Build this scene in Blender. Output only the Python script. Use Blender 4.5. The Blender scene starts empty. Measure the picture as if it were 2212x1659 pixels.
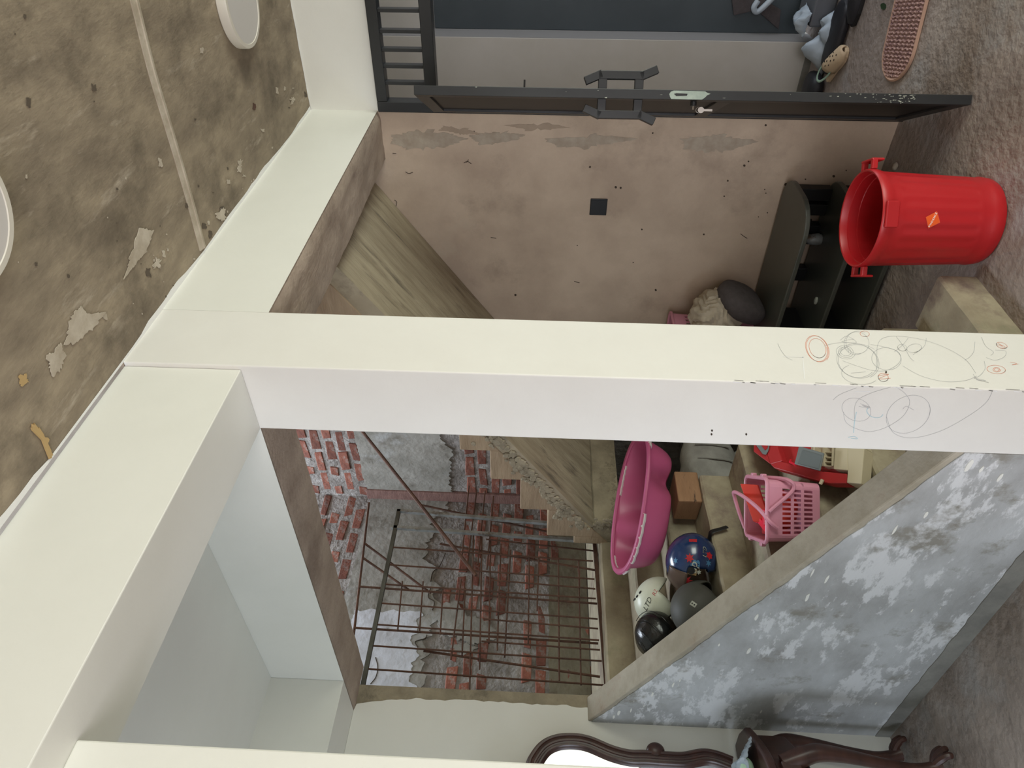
import bpy, bmesh, math, random
from mathutils import Vector, Matrix, noise

random.seed(7)
SC = bpy.context.scene
COL = SC.collection

# ------------------------------------------------------------------ camera
FPX = 1502.2607
CAM = Vector((-1.5786728, -1.3332087, 1.847835))
FWD = Vector((0.7546063, 0.6552948, 0.0340311)); RGT = Vector((0.6545116, -0.7553708, 0.0320861)); UPV = Vector((-0.0467319, 0.0019386, 0.9989056))
cam_d = bpy.data.cameras.new('camera')
cam_d.sensor_width = 36.0
cam_d.lens = 36.0 * FPX / 2212.0
cam_d.clip_start = 0.02
cam = bpy.data.objects.new('camera', cam_d)
COL.objects.link(cam)
# the photograph was taken with the phone turned, so "up" in the room is the left of the picture
ax, ay, az = -UPV, RGT, -FWD
cam.matrix_world = Matrix(((ax.x, ay.x, az.x, CAM.x), (ax.y, ay.y, az.y, CAM.y),
                           (ax.z, ay.z, az.z, CAM.z), (0, 0, 0, 1)))
SC.camera = cam

# ------------------------------------------------------------------ world, lights, exposure
world = bpy.data.worlds.new('sky')
SC.world = world
world.use_nodes = True
bg = world.node_tree.nodes['Background']
bg.inputs[0].default_value = (0.70, 0.82, 1.0, 1)
bg.inputs[1].default_value = 1.0
SC.view_settings.view_transform = 'Standard'
SC.view_settings.look = 'None'
SC.view_settings.gamma = 1.0
SC.view_settings.use_curve_mapping = False
SC.view_settings.exposure = 0.38


def area(name, loc, rot, sx, sy, power, col):
    d = bpy.data.lights.new(name, 'AREA')
    d.shape = 'RECTANGLE'; d.size = sx; d.size_y = sy; d.energy = power; d.color = col
    o = bpy.data.objects.new(name, d)
    o.location = loc; o.rotation_euler = rot
    COL.objects.link(o)
    return o


R90 = math.pi / 2
# daylight entering by the wide front opening (behind the camera) and by the side doorway on the left
area('daylight_front', (0.85, -5.15, 1.35), (R90, 0, 0), 2.4, 2.3, 98, (0.95, 1.0, 0.84))
area('daylight_side', (-4.3, -1.9, 1.35), (0, -R90, 0), 2.0, 3.0, 76, (1.0, 0.92, 0.93))
# unseen light added low in the inner room to brighten stairwell and parapet
area('added_inner_light', (-4.3, 1.25, 0.85), (0, -R90, 0), 1.2, 1.6, 34, (0.78, 0.87, 1.0))
# open side of the porch beyond the door
area('daylight_porch', (4.3, -3.1, 1.5), (R90, 0, 0), 3.4, 2.6, 46, (0.97, 0.98, 1.0))
# sky over the open top of the stair shaft
area('daylight_shaft', (1.15, 2.72, 5.3), (0, 0, 0), 1.7, 0.85, 88, (0.80, 0.89, 1.0))


def on(x, y, axis, val):
    """point of the room plane axis = val that shows at pixel (x, y) of the 2212 x 1659 frame"""
    uu = 1659 - y - 829.5; vv = x - 1106
    d = FWD * FPX + RGT * uu - UPV * vv
    i = 'XYZ'.index(axis)
    return CAM + d * ((val - CAM[i]) / d[i])


# ------------------------------------------------------------------ materials
MATS = {}


def mat(name, c1, c2=None, scale=5.0, detail=8.0, rough=0.75, bump=0.0, bscale=30.0, c3=None, s3=3.0, t3=(0.55, 0.62),
        stretch=(1, 1, 1), metal=0.0, coat=0.0, spec=0.4, alpha=1.0, trans=0.0, rand=0.0, emit=None, bdist=0.01, st3=None, c4=None, s4=2.0, t4=(0.6, 0.64), ramp=(0.35, 0.65)):
    m = bpy.data.materials.new(name)
    m.use_nodes = True
    nt = m.node_tree; N = nt.nodes; Lk = nt.links
    b = N['Principled BSDF']
    b.inputs['Roughness'].default_value = rough
    b.inputs['Metallic'].default_value = metal
    b.inputs['Specular IOR Level'].default_value = spec
    if coat: b.inputs['Coat Weight'].default_value = coat; b.inputs['Coat Roughness'].default_value = 0.15
    if trans: b.inputs['Transmission Weight'].default_value = trans
    b.inputs['Alpha'].default_value = alpha
    if c2 is None and c3 is None and not bump and not rand:
        b.inputs['Base Color'].default_value = (*c1, 1)
    else:
        tc = N.new('ShaderNodeTexCoord'); mp = N.new('ShaderNodeMapping')
        mp.inputs['Scale'].default_value = stretch
        Lk.new(tc.outputs['Object'], mp.inputs['Vector'])
        cur = None
        if c2 is not None:
            nz = N.new('ShaderNodeTexNoise'); nz.inputs['Scale'].default_value = scale; nz.inputs['Detail'].default_value = detail
            nz.inputs['Roughness'].default_value = 0.62
            Lk.new(mp.outputs['Vector'], nz.inputs['Vector'])
            r = N.new('ShaderNodeValToRGB')
            r.color_ramp.elements[0].position = ramp[0]; r.color_ramp.elements[0].color = (*c1, 1)
            r.color_ramp.elements[1].position = ramp[1]; r.color_ramp.elements[1].color = (*c2, 1)
            Lk.new(nz.outputs['Fac'], r.inputs['Fac'])
            cur = r.outputs['Color']

        def layer(cur, c, s, t, st):
            if st is not None:
                mq = N.new('ShaderNodeMapping'); mq.inputs['Scale'].default_value = st
                mq.inputs['Location'].default_value = (3.1, 1.7, 5.3)
                Lk.new(tc.outputs['Object'], mq.inputs['Vector']); vec = mq.outputs['Vector']
            else:
                vec = mp.outputs['Vector']
            n3 = N.new('ShaderNodeTexNoise'); n3.inputs['Scale'].default_value = s; n3.inputs['Detail'].default_value = 10
            n3.inputs['Roughness'].default_value = 0.68
            Lk.new(vec, n3.inputs['Vector'])
            r3 = N.new('ShaderNodeValToRGB')
            r3.color_ramp.elements[0].position = t[0]; r3.color_ramp.elements[0].color = (0, 0, 0, 1)
            r3.color_ramp.elements[1].position = t[1]; r3.color_ramp.elements[1].color = (1, 1, 1, 1)
            Lk.new(n3.outputs['Fac'], r3.inputs['Fac'])
            mx = N.new('ShaderNodeMix'); mx.data_type = 'RGBA'
            Lk.new(r3.outputs['Color'], mx.inputs['Factor'])
            if cur is not None: Lk.new(cur, mx.inputs['A'])
            else: mx.inputs['A'].default_value = (*c1, 1)
            mx.inputs['B'].default_value = (*c, 1)
            return mx.outputs['Result']
        if c3 is not None: cur = layer(cur, c3, s3, t3, st3)
        if c4 is not None: cur = layer(cur, c4, s4, t4, (1, 1, 1))
        if rand:
            oi = N.new('ShaderNodeObjectInfo'); hs = N.new('ShaderNodeHueSaturation')
            mr = N.new('ShaderNodeMapRange'); mr.inputs['To Min'].default_value = 1 - rand; mr.inputs['To Max'].default_value = 1 + rand
            Lk.new(oi.outputs['Random'], mr.inputs['Value']); Lk.new(mr.outputs['Result'], hs.inputs['Value'])
            if cur is not None: Lk.new(cur, hs.inputs['Color'])
            else: hs.inputs['Color'].default_value = (*c1, 1)
            cur = hs.outputs['Color']
        if cur is not None: Lk.new(cur, b.inputs['Base Color'])
        else: b.inputs['Base Color'].default_value = (*c1, 1)
        if bump:
            nb = N.new('ShaderNodeTexNoise'); nb.inputs['Scale'].default_value = bscale; nb.inputs['Detail'].default_value = 6
            Lk.new(mp.outputs['Vector'], nb.inputs['Vector'])
            bp = N.new('ShaderNodeBump'); bp.inputs['Strength'].default_value = bump; bp.inputs['Distance'].default_value = bdist
            Lk.new(nb.outputs['Fac'], bp.inputs['Height']); Lk.new(bp.outputs['Normal'], b.inputs['Normal'])
    MATS[name] = m
    return m


def srgb(r, g, b):
    f = lambda c: ((c / 255 + 0.055) / 1.055) ** 2.4 if c > 10 else c / 255 / 12.92
    return (f(r), f(g), f(b))


paint = mat('white_paint', (0.80, 0.795, 0.735), (0.765, 0.76, 0.70), scale=2.2, rough=0.5, bump=0.05, bscale=60, spec=0.35)
paint_dirty = mat('white_paint_handled', (0.81, 0.795, 0.745), (0.77, 0.75, 0.70), scale=2.0, rough=0.45, bump=0.05, bscale=60,
                  c3=(0.60, 0.55, 0.45), s3=5.0, t3=(0.70, 0.80))
ceil_m = mat('ceiling_concrete', srgb(122, 110, 94), srgb(164, 150, 128), scale=7, detail=12, rough=0.85, bump=0.3, bscale=45, stretch=(0.7, 1.5, 1),
             c3=srgb(182, 170, 152), s3=5.0, t3=(0.585, 0.72), st3=(0.6, 2.4, 1), c4=srgb(98, 88, 74), s4=2.6, t4=(0.50, 0.70), ramp=(0.3, 0.7))
smear_m = mat('ceiling_plaster_smear', srgb(196, 186, 170), srgb(170, 158, 140), scale=14, rough=0.85, bump=0.2, bscale=60)
soffit_m = mat('bare_soffit', srgb(158, 142, 127), srgb(182, 166, 150), scale=4, rough=0.9, bump=0.35, bscale=50, stretch=(1, 1.2, 1),
               c3=srgb(128, 112, 100), s3=3, t3=(0.52, 0.80), st3=(1, 1, 1))
conc_wall = mat('stair_wall_concrete', srgb(178, 159, 139), srgb(200, 181, 159), scale=2.6, rough=0.88, bump=0.15, bscale=60,
                c3=srgb(152, 135, 117), s3=2.2, t3=(0.55, 0.80), c4=srgb(186, 174, 154), s4=1.5, t4=(0.60, 0.80))
conc_raw = mat('raw_concrete', srgb(134, 125, 106), srgb(166, 155, 132), scale=6, rough=0.9, bump=0.45, bscale=40,
               c3=srgb(108, 100, 86), s3=7, t3=(0.55, 0.72))
conc_form = mat('formwork_concrete', srgb(150, 138, 116), srgb(180, 168, 144), scale=3.5, rough=0.85, bump=0.35, bscale=26, stretch=(4.5, 0.7, 0.7),
                c3=srgb(112, 104, 90), s3=3.2, t3=(0.55, 0.68), st3=(5, 0.8, 0.8))
conc_side = mat('rough_stair_side', srgb(148, 128, 104), srgb(170, 150, 124), scale=5, rough=0.92, bump=0.8, bscale=22, stretch=(1, 0.5, 2.2))
step_m = mat('step_concrete', srgb(146, 135, 114), srgb(172, 162, 138), scale=5.5, rough=0.88, bump=0.3, bscale=45,
             c3=srgb(122, 106, 96), s3=4.0, t3=(0.52, 0.7), c4=srgb(128, 130, 104), s4=3.0, t4=(0.55, 0.75))
parapet_m = mat('parapet_plaster', srgb(156, 156, 154), srgb(188, 190, 190), scale=3.0, rough=0.7, bump=0.35, bscale=24, stretch=(1, 0.8, 1.5),
                c3=srgb(210, 211, 211), s3=5.0, t3=(0.53, 0.575), st3=(1, 0.6, 1.5), c4=srgb(140, 137, 128), s4=4.0, t4=(0.56, 0.66))
paptop_m = mat('parapet_top_concrete', srgb(150, 142, 124), srgb(176, 168, 152), scale=6, rough=0.88, bump=0.3, bscale=60,
               c3=srgb(134, 118, 98), s3=3, t3=(0.52, 0.7))
band_m = mat('damp_band', srgb(118, 116, 110), srgb(138, 136, 128), scale=7, rough=0.8, bump=0.3, bscale=50)
floor_m = mat('trowelled_floor', srgb(134, 122, 114), srgb(168, 155, 146), scale=2.6, rough=0.55, bump=0.55, bscale=26,
              c3=srgb(122, 104, 90), s3=1.6, t3=(0.52, 0.72), c4=srgb(164, 161, 160), s4=2.2, t4=(0.52, 0.72), bdist=0.025)
brick_m = mat('red_brick', srgb(118, 74, 62), srgb(142, 90, 74), scale=9, rough=0.92, bump=0.5, bscale=60, rand=0.35,
              c3=srgb(144, 138, 132), s3=11, t3=(0.54, 0.66), c4=srgb(92, 70, 66), s4=6, t4=(0.54, 0.70))
mortar_m = mat('mortar_wall', srgb(122, 117, 112), srgb(160, 156, 152), scale=7, rough=0.92, bump=0.8, bscale=30,
               c3=srgb(110, 104, 98), s3=6, t3=(0.5, 0.66), bdist=0.02)
plaster_m = mat('old_plaster', srgb(128, 126, 118), srgb(156, 154, 147), scale=4.5, detail=12, rough=0.85, bump=0.6, bscale=22,
                c3=srgb(104, 98, 88), s3=5, t3=(0.54, 0.68), c4=srgb(170, 172, 172), s4=2.2, t4=(0.55, 0.7))
shade_grime_m = mat('shaded_grimy_plaster', srgb(104, 98, 82), srgb(126, 120, 102), scale=6, rough=0.9, bump=0.5, bscale=26, c3=srgb(92, 74, 62), s3=4, t3=(0.55, 0.68))  # grimy plaster, with the shade of the dim lower wall put into its colour
lime_m = mat('lime_plaster', srgb(202, 206, 214), srgb(178, 180, 184), scale=5, rough=0.8, bump=0.35, bscale=30,
             c3=srgb(128, 124, 116), s3=5, t3=(0.64, 0.70))
redband_m = mat('rust_stained_plaster', srgb(112, 84, 78), srgb(134, 104, 96), scale=8, rough=0.9, bump=0.3, bscale=40, stretch=(1, 1, 3))
black_steel = mat('black_painted_steel', srgb(32, 33, 34), srgb(40, 42, 43), scale=3, rough=0.42, spec=0.5, bump=0.05, bscale=20)
black_steel2 = mat('black_painted_steel_clean', srgb(30, 31, 32), srgb(38, 40, 41), scale=3, rough=0.4, spec=0.5)
putty_m = mat('pale_filler', srgb(170, 182, 172), srgb(150, 162, 154), scale=20, rough=0.7, bump=0.2, bscale=60)
metal_m = mat('worn_metal', srgb(190, 185, 178), rough=0.35, metal=0.9)
black_sheet = mat('black_door_sheet', srgb(22, 22, 23), rough=0.45)
black_pl = mat('black_plastic', srgb(24, 24, 24), rough=0.5)
rack_m = mat('dark_laminate', srgb(74, 76, 70), srgb(84, 86, 79), scale=2, rough=0.32, spec=0.5, c3=srgb(112, 118, 108), s3=12, t3=(0.72, 0.76))
rackpost_m = mat('black_rack_post', srgb(28, 29, 30), rough=0.45)
red_pl = mat('red_plastic', srgb(180, 30, 36), srgb(174, 27, 32), scale=4, rough=0.36, spec=0.45)
red_pl2 = mat('red_toy_plastic', srgb(172, 46, 48), rough=0.42)
orange_m = mat('orange_sticker', srgb(235, 92, 30), rough=0.5)
sticker_edge = mat('sticker_edge', srgb(232, 96, 62), rough=0.5)
white_pr = mat('white_print', srgb(245, 225, 215), rough=0.6)
pink_m = mat('pink_tub_plastic', srgb(176, 84, 120), srgb(170, 78, 114), scale=3, rough=0.38)
pink2_m = mat('pale_pink_plastic', srgb(214, 148, 168), srgb(210, 142, 162), scale=3, rough=0.42)
grip_m = mat('grey_rubber_grip', srgb(196, 186, 182), rough=0.6)
wood_m = mat('scorched_wood', srgb(138, 104, 76), srgb(160, 124, 92), scale=4, rough=0.75, bump=0.2, bscale=40, stretch=(1, 1, 4),
             c3=srgb(52, 40, 34), s3=7, t3=(0.60, 0.68))
dwood_m = mat('dark_carved_wood', srgb(58, 36, 30), srgb(76, 48, 40), scale=6, rough=0.35, stretch=(1, 1, 3), spec=0.5)
mirror_m = mat('mirror_glass', (0.85, 0.87, 0.88), rough=0.03, metal=1.0)
rust_m = mat('rusty_steel', srgb(74, 54, 46), srgb(98, 70, 56), scale=14, rough=0.85, bump=0.3, bscale=80)
grey_steel = mat('weathered_grey_steel', srgb(128, 132, 128), srgb(170, 176, 178), scale=9, rough=0.5, metal=0.3, c3=srgb(104, 88, 72), s3=8, t3=(0.55, 0.65))
dark_steel = mat('dark_angle_iron', srgb(72, 72, 66), srgb(96, 98, 92), scale=7, rough=0.6, metal=0.3)
lamp_w = mat('lamp_body', srgb(216, 210, 198), rough=0.45)
lamp_d = mat('lamp_diffuser', srgb(206, 202, 198), rough=0.35)
cloth_m = mat('beige_cloth', srgb(172, 160, 142), srgb(190, 178, 158), scale=9, rough=0.95, bump=0.3, bscale=80)
pillow_m = mat('charcoal_fabric', srgb(74, 68, 68), srgb(84, 78, 78), scale=30, rough=0.95, bump=0.2, bscale=200)
sack_m = mat('woven_sack', srgb(150, 148, 142), srgb(176, 174, 168), scale=8, rough=0.8, bump=0.2, bscale=60)
bag_m = mat('white_plastic_bag', srgb(176, 186, 194), srgb(156, 168, 178), scale=6, rough=0.4, bump=0.2, bscale=25)
bagblk_m = mat('black_plastic_bag', srgb(24, 25, 24), rough=0.22, bump=0.5, bscale=26, spec=0.6)
grn_m = mat('pale_green_plastic', srgb(176, 206, 176), rough=0.5)
beige_pl = mat('beige_plastic', srgb(196, 184, 156), rough=0.5)
beige_dk = mat('tan_plastic', srgb(168, 148, 124), rough=0.5)
grey_pl = mat('grey_plastic', srgb(116, 122, 122), rough=0.5)
hot_m = mat('hot_pink_plastic', srgb(236, 40, 66), rough=0.4)
coral_m = mat('coral_plastic', srgb(206, 62, 46), rough=0.45)
orange_pl = mat('orange_plastic', srgb(190, 84, 44), rough=0.5)
blue_h = mat('blue_helmet_shell', srgb(26, 46, 82), srgb(32, 54, 94), scale=6, rough=0.2, coat=0.6, c3=srgb(92, 80, 70), s3=9, t3=(0.64, 0.76))
white_h = mat('white_helmet_shell', srgb(196, 198, 178), srgb(208, 210, 192), scale=6, rough=0.35, c3=srgb(140, 134, 110), s3=16, t3=(0.62, 0.72))
dark_h = mat('matt_grey_helmet_shell', srgb(66, 66, 60), srgb(74, 74, 68), scale=6, rough=0.6, c3=srgb(104, 102, 92), s3=30, t3=(0.66, 0.74))
lining_m = mat('helmet_lining', srgb(44, 42, 44), rough=0.95)
visor_m = mat('smoky_brown_visor', srgb(96, 78, 66), rough=0.3, alpha=0.75)
red_pr = mat('red_print', srgb(176, 36, 44), rough=0.4)
lblue_pr = mat('light_blue_print', srgb(66, 116, 152), rough=0.4)
tan_pr = mat('tan_print', srgb(150, 122, 80), rough=0.4)
grey_pr = mat('grey_print', srgb(170, 174, 162), rough=0.4)
black_pr = mat('black_print', srgb(28, 28, 26), rough=0.5)
clog_m = mat('tan_foam', srgb(200, 176, 144), rough=0.6)
clog_hole = mat('clog_hole', srgb(48, 38, 32), rough=0.8)
mint_m = mat('mint_strap', srgb(150, 176, 156), rough=0.5)
shoe_m = mat('black_shoe_leather', srgb(34, 34, 38), rough=0.5)
mat_m = mat('woven_runner', srgb(158, 122, 114), srgb(190, 156, 144), scale=90, detail=2, rough=0.95, bump=0.6, bscale=120, c3=srgb(134, 102, 102), s3=60, t3=(0.5, 0.6), bdist=0.01)
rope_m = mat('runner_edge_cord', srgb(186, 150, 130), rough=0.95)
leaf_m = mat('green_leaf', srgb(40, 60, 34), rough=0.6)
panel_m = mat('dark_slate_panel', srgb(68, 76, 80), srgb(76, 84, 88), scale=2, rough=0.45, c3=srgb(160, 166, 170), s3=34, t3=(0.765, 0.785))
porch_w = mat('porch_white_wall', srgb(206, 202, 194), srgb(196, 192, 182), scale=2, rough=0.7, c3=srgb(120, 112, 100), s3=20, t3=(0.74, 0.78))
porch_g = mat('porch_shaded_wall', srgb(140, 138, 136), rough=0.7)
grey_box = mat('grey_box', srgb(96, 98, 102), rough=0.6)
crayon_k = mat('pencil_mark', srgb(166, 167, 170), rough=0.9)
crayon_o = mat('orange_crayon', srgb(222, 140, 110), rough=0.9)
crayon_b = mat('pale_blue_crayon', srgb(188, 214, 220), rough=0.9)
dust_m = mat('cobweb_dust', srgb(70, 60, 50), rough=0.95)
edge_white = mat('fresh_paint_edge', (0.86, 0.86, 0.85), rough=0.5)
edge_grey = mat('worn_corner_grey', srgb(150, 148, 142), rough=0.8)
yellow_foam = mat('foam_drip', srgb(186, 158, 110), rough=0.9)


# ------------------------------------------------------------------ mesh builder
WM = {}          # world matrix of every parent we have made


class MB:
    def __init__(s):
        s.v = []; s.f = []; s.mi = []; s.cur = 0

    def add(s, vs, fs):
        n = len(s.v)
        s.v += [Vector(p) for p in vs]
        s.f += [tuple(i + n for i in f) for f in fs]
        s.mi += [s.cur] * len(fs)
        return s

    def box(s, x0, x1, y0, y1, z0, z1, mats6=None):
        s.add([(x0, y0, z0), (x1, y0, z0), (x1, y1, z0), (x0, y1, z0), (x0, y0, z1), (x1, y0, z1), (x1, y1, z1), (x0, y1, z1)],
              [(0, 3, 2, 1), (4, 5, 6, 7), (0, 1, 5, 4), (1, 2, 6, 5), (2, 3, 7, 6), (3, 0, 4, 7)])
        if mats6: s.mi[-6:] = mats6           # bottom, top, -Y, +X, +Y, -X
        return s

    def obox(s, c, a, b, d, ha, hb, hd):
        c = Vector(c); a = Vector(a) * ha; b = Vector(b) * hb; d = Vector(d) * hd
        vs = [c - a - b - d, c + a - b - d, c + a + b - d, c - a + b - d, c - a - b + d, c + a - b + d, c + a + b + d, c - a + b + d]
        return s.add(vs, [(0, 3, 2, 1), (4, 5, 6, 7), (0, 1, 5, 4), (1, 2, 6, 5), (2, 3, 7, 6), (3, 0, 4, 7)])

    def prism(s, poly, axis, a0, a1):
        """poly: 2-d points in the two other axes (order y,z / x,z / x,y), extruded along axis"""
        n = len(poly)
        def p(q, a):
            return {'X': (a, q[0], q[1]), 'Y': (q[0], a, q[1]), 'Z': (q[0], q[1], a)}[axis]
        vs = [p(q, a0) for q in poly] + [p(q, a1) for q in poly]
        fs = [tuple(range(n))[::-1], tuple(range(n, 2 * n))] + [(i, (i + 1) % n, n + (i + 1) % n, n + i) for i in range(n)]
        return s.add(vs, fs)

    def slab(s, poly3, nrm, th):
        """flat polygon (3-d points) given thickness th along nrm"""
        n = len(poly3); d = Vector(nrm).normalized() * th
        vs = [Vector(p) for p in poly3] + [Vector(p) + d for p in poly3]
        fs = [tuple(range(n))[::-1], tuple(range(n, 2 * n))] + [(i, (i + 1) % n, n + (i + 1) % n, n + i) for i in range(n)]
        return s.add(vs, fs)

    def tube(s, pts, r, n=8, closed=False, flat=1.0, up=None):
        pts = [Vector(p) for p in pts]; k = len(pts); rings = []
        prev = None
        for i, p in enumerate(pts):
            a = pts[(i - 1) % k] if (closed or i > 0) else pts[0]
            b = pts[(i + 1) % k] if (closed or i < k - 1) else pts[-1]
            t = (b - a).normalized()
            if up is not None: ref = Vector(up)
            elif prev is not None: ref = prev
            else: ref = Vector((0, 0, 1)) if abs(t.z) < 0.9 else Vector((1, 0, 0))
            u = (ref - t * ref.dot(t))
            if u.length < 1e-6: u = t.orthogonal()
            u.normalize(); w = t.cross(u); prev = u
            rr = r[i] if isinstance(r, (list, tuple)) else r
            rings.append([p + (u * math.cos(2 * math.pi * j / n) * flat + w * math.sin(2 * math.pi * j / n)) * rr for j in range(n)])
        vs = [q for R_ in rings for q in R_]; fs = []
        m = k if closed else k - 1
        for i in range(m):
            i2 = (i + 1) % k
            for j in range(n):
                j2 = (j + 1) % n
                fs.append((i * n + j, i * n + j2, i2 * n + j2, i2 * n + j))
        if not closed:
            fs.append(tuple(range(n))[::-1]); fs.append(tuple(range((k - 1) * n, k * n)))
        return s.add(vs, fs)

    def ribbon(s, pts, w, nrm):
        """thin flat stroke lying on a plane with normal nrm"""
        pts = [Vector(p) for p in pts]; nrm = Vector(nrm); vs = []; fs = []
        for i, p in enumerate(pts):
            a = pts[max(i - 1, 0)]; b = pts[min(i + 1, len(pts) - 1)]
            t = (b - a)
            if t.length < 1e-9: t = nrm.orthogonal()
            sd = t.normalized().cross(nrm).normalized() * w * 0.5
            vs += [p - sd, p + sd]
        for i in range(len(pts) - 1): fs.append((2 * i, 2 * i + 1, 2 * i + 3, 2 * i + 2))
        return s.add(vs, fs)

    def lathe(s, prof, n=32, c=(0, 0, 0), mod=None):
        c = Vector(c); vs = []; fs = []
        for (r, z) in prof:
            for j in range(n):
                a = 2 * math.pi * j / n
                rr = r * (mod(a, z) if mod else 1)
                vs.append(c + Vector((rr * math.cos(a), rr * math.sin(a), z)))
        for i in range(len(prof) - 1):
            for j in range(n):
                j2 = (j + 1) % n
                fs.append((i * n + j, i * n + j2, (i + 1) * n + j2, (i + 1) * n + j))
        return s.add(vs, fs)

    def loft(s, rings, caps=True, closed=True):
        n = len(rings[0]); vs = [q for r in rings for q in r]; fs = []
        for i in range(len(rings) - 1):
            for j in range(n if closed else n - 1):
                j2 = (j + 1) % n
                fs.append((i * n + j, i * n + j2, (i + 1) * n + j2, (i + 1) * n + j))
        if caps:
            fs.append(tuple(range(n))[::-1]); fs.append(tuple(range((len(rings) - 1) * n, len(rings) * n)))
        return s.add(vs, fs)

    def grid(s, fn, nu, nv, wrap=False):
        vs = [fn(i / (nu - 1 if not wrap else nu), j / (nv - 1)) for j in range(nv) for i in range(nu)]
        fs = []
        for j in range(nv - 1):
            for i in range(nu if wrap else nu - 1):
                i2 = (i + 1) % nu
                fs.append((j * nu + i, j * nu + i2, (j + 1) * nu + i2, (j + 1) * nu + i))
        return s.add(vs, fs)

    def blob(s, c, rx, ry, rz, nu=20, nv=12, amp=0.0, fr=6.0, p=2.0, M=None):
        c = Vector(c)
        def e(x, q): return math.copysign(abs(x) ** (2 / q), x)
        vs = []; fs = []
        for j in range(nv + 1):
            th = -math.pi / 2 + math.pi * j / nv
            for i in range(nu):
                ph = 2 * math.pi * i / nu
                q = Vector((e(math.cos(th), p) * e(math.cos(ph), p) * rx, e(math.cos(th), p) * e(math.sin(ph), p) * ry, e(math.sin(th), p) * rz))
                if amp:
                    k = 1 + amp * (noise.noise(q * fr + c) + 0.5 * noise.noise(q * fr * 2.3 + c))
                    q *= k
                if M: q = M @ q
                vs.append(c + q)
        for j in range(nv):
            for i in range(nu):
                i2 = (i + 1) % nu
                fs.append((j * nu + i, j * nu + i2, (j + 1) * nu + i2, (j + 1) * nu + i))
        return s.add(vs, fs)

    def build(s, name, mats, parent=None, smooth=False, bevel=0.0, local=False, solid=0.0, sub=0, bseg=2):
        me = bpy.data.meshes.new(name)
        vs = s.v
        if parent is not None and not local:
            inv = WM[parent.name].inverted(); vs = [inv @ p for p in vs]
        me.from_pydata([tuple(p) for p in vs], [], s.f)
        for m in (mats if isinstance(mats, (list, tuple)) else [mats]): me.materials.append(m)
        for pl, i in zip(me.polygons, s.mi): pl.material_index = i; pl.use_smooth = smooth
        bm = bmesh.new(); bm.from_mesh(me); bmesh.ops.recalc_face_normals(bm, faces=bm.faces); bm.to_mesh(me); bm.free()
        if smooth: me.set_sharp_from_angle(angle=0.75)
        o = bpy.data.objects.new(name, me); COL.objects.link(o)
        if parent is not None: o.parent = parent; WM[o.name] = WM[parent.name]
        else: WM[o.name] = Matrix.Identity(4)
        if solid:
            md = o.modifiers.new('solid', 'SOLIDIFY'); md.thickness = solid; md.offset = 0
        if bevel:
            md = o.modifiers.new('bevel', 'BEVEL'); md.width = bevel; md.segments = bseg; md.limit_method = 'ANGLE'; md.angle_limit = 0.6
        if sub:
            md = o.modifiers.new('sub', 'SUBSURF'); md.levels = sub; md.render_levels = sub
        return o


def tag(o, label=None, cat=None, group=None, kind=None):
    if label: o['label'] = label
    if cat: o['category'] = cat
    if group: o['group'] = group
    if kind: o['kind'] = kind
    return o


def thing(name, loc, label, cat, group=None, M=None):
    o = bpy.data.objects.new(name, None); COL.objects.link(o); o.empty_display_size = 0.05
    m = Matrix.Translation(Vector(loc)) @ (M.to_4x4() if M else Matrix.Identity(4))
    o.matrix_world = m
    WM[o.name] = m.copy()
    return tag(o, label, cat, group)


def struct(o, label=None): return tag(o, label, None, None, 'structure')


def wob(seed, x, fr=8.0): return noise.noise(Vector((x * fr, seed * 7.13, seed * 1.7)))


def spline(pts, k=6, closed=False):
    pts = [Vector(p) for p in pts]; n = len(pts); out = []
    rng = n if closed else n - 1
    for i in range(rng):
        p0 = pts[(i - 1) % n] if (closed or i > 0) else pts[0]
        p1 = pts[i]; p2 = pts[(i + 1) % n]
        p3 = pts[(i + 2) % n] if (closed or i + 2 < n) else pts[-1]
        for j in range(k):
            t = j / k
            out.append(0.5 * ((2 * p1) + (p2 - p0) * t + (2 * p0 - 5 * p1 + 4 * p2 - p3) * t * t + (3 * p1 - p0 - 3 * p2 + p3) * t ** 3))
    if not closed: out.append(pts[-1])
    return out
# ------------------------------------------------------------------ the setting
H = 3.10; ZB = 2.740; XD = 2.148; CW = 0.281; CD = 0.2645; YL = 1.997; YW = 2.32; YB = 3.20
ZTOP = 5.2

floor = struct(MB().box(-4.4, 6.2, -5.2, 3.4, -0.12, 0.0).build('floor', floor_m), 'bumpy grey brown trowelled cement floor')

ceil = struct(MB().box(-4.4, XD + 0.2, -5.2, 0.0, H, H + 0.15).build('ceiling', ceil_m), 'bare brown grey concrete ceiling slab')
# board joint running across the slab
seam = MB()
sp = [on(x, y, 'Z', H - 0.002) for x, y in ((438, 537), (410, 432), (372, 300), (330, 160), (290, 0))]
d0 = (sp[-1] - sp[-2]).normalized(); sp.append(sp[-1] + d0 * 4.2)
sq = spline(sp[:-1], 5) + [sp[-1]]
seam.tube(sq, 0.027, 6, flat=0.14, up=(0, 0, 1))
seam.tube([p + Vector((0.004, 0, -0.004)) for p in sq], 0.0045, 5)
seam.build('board_joint', smear_m, ceil)


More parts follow.
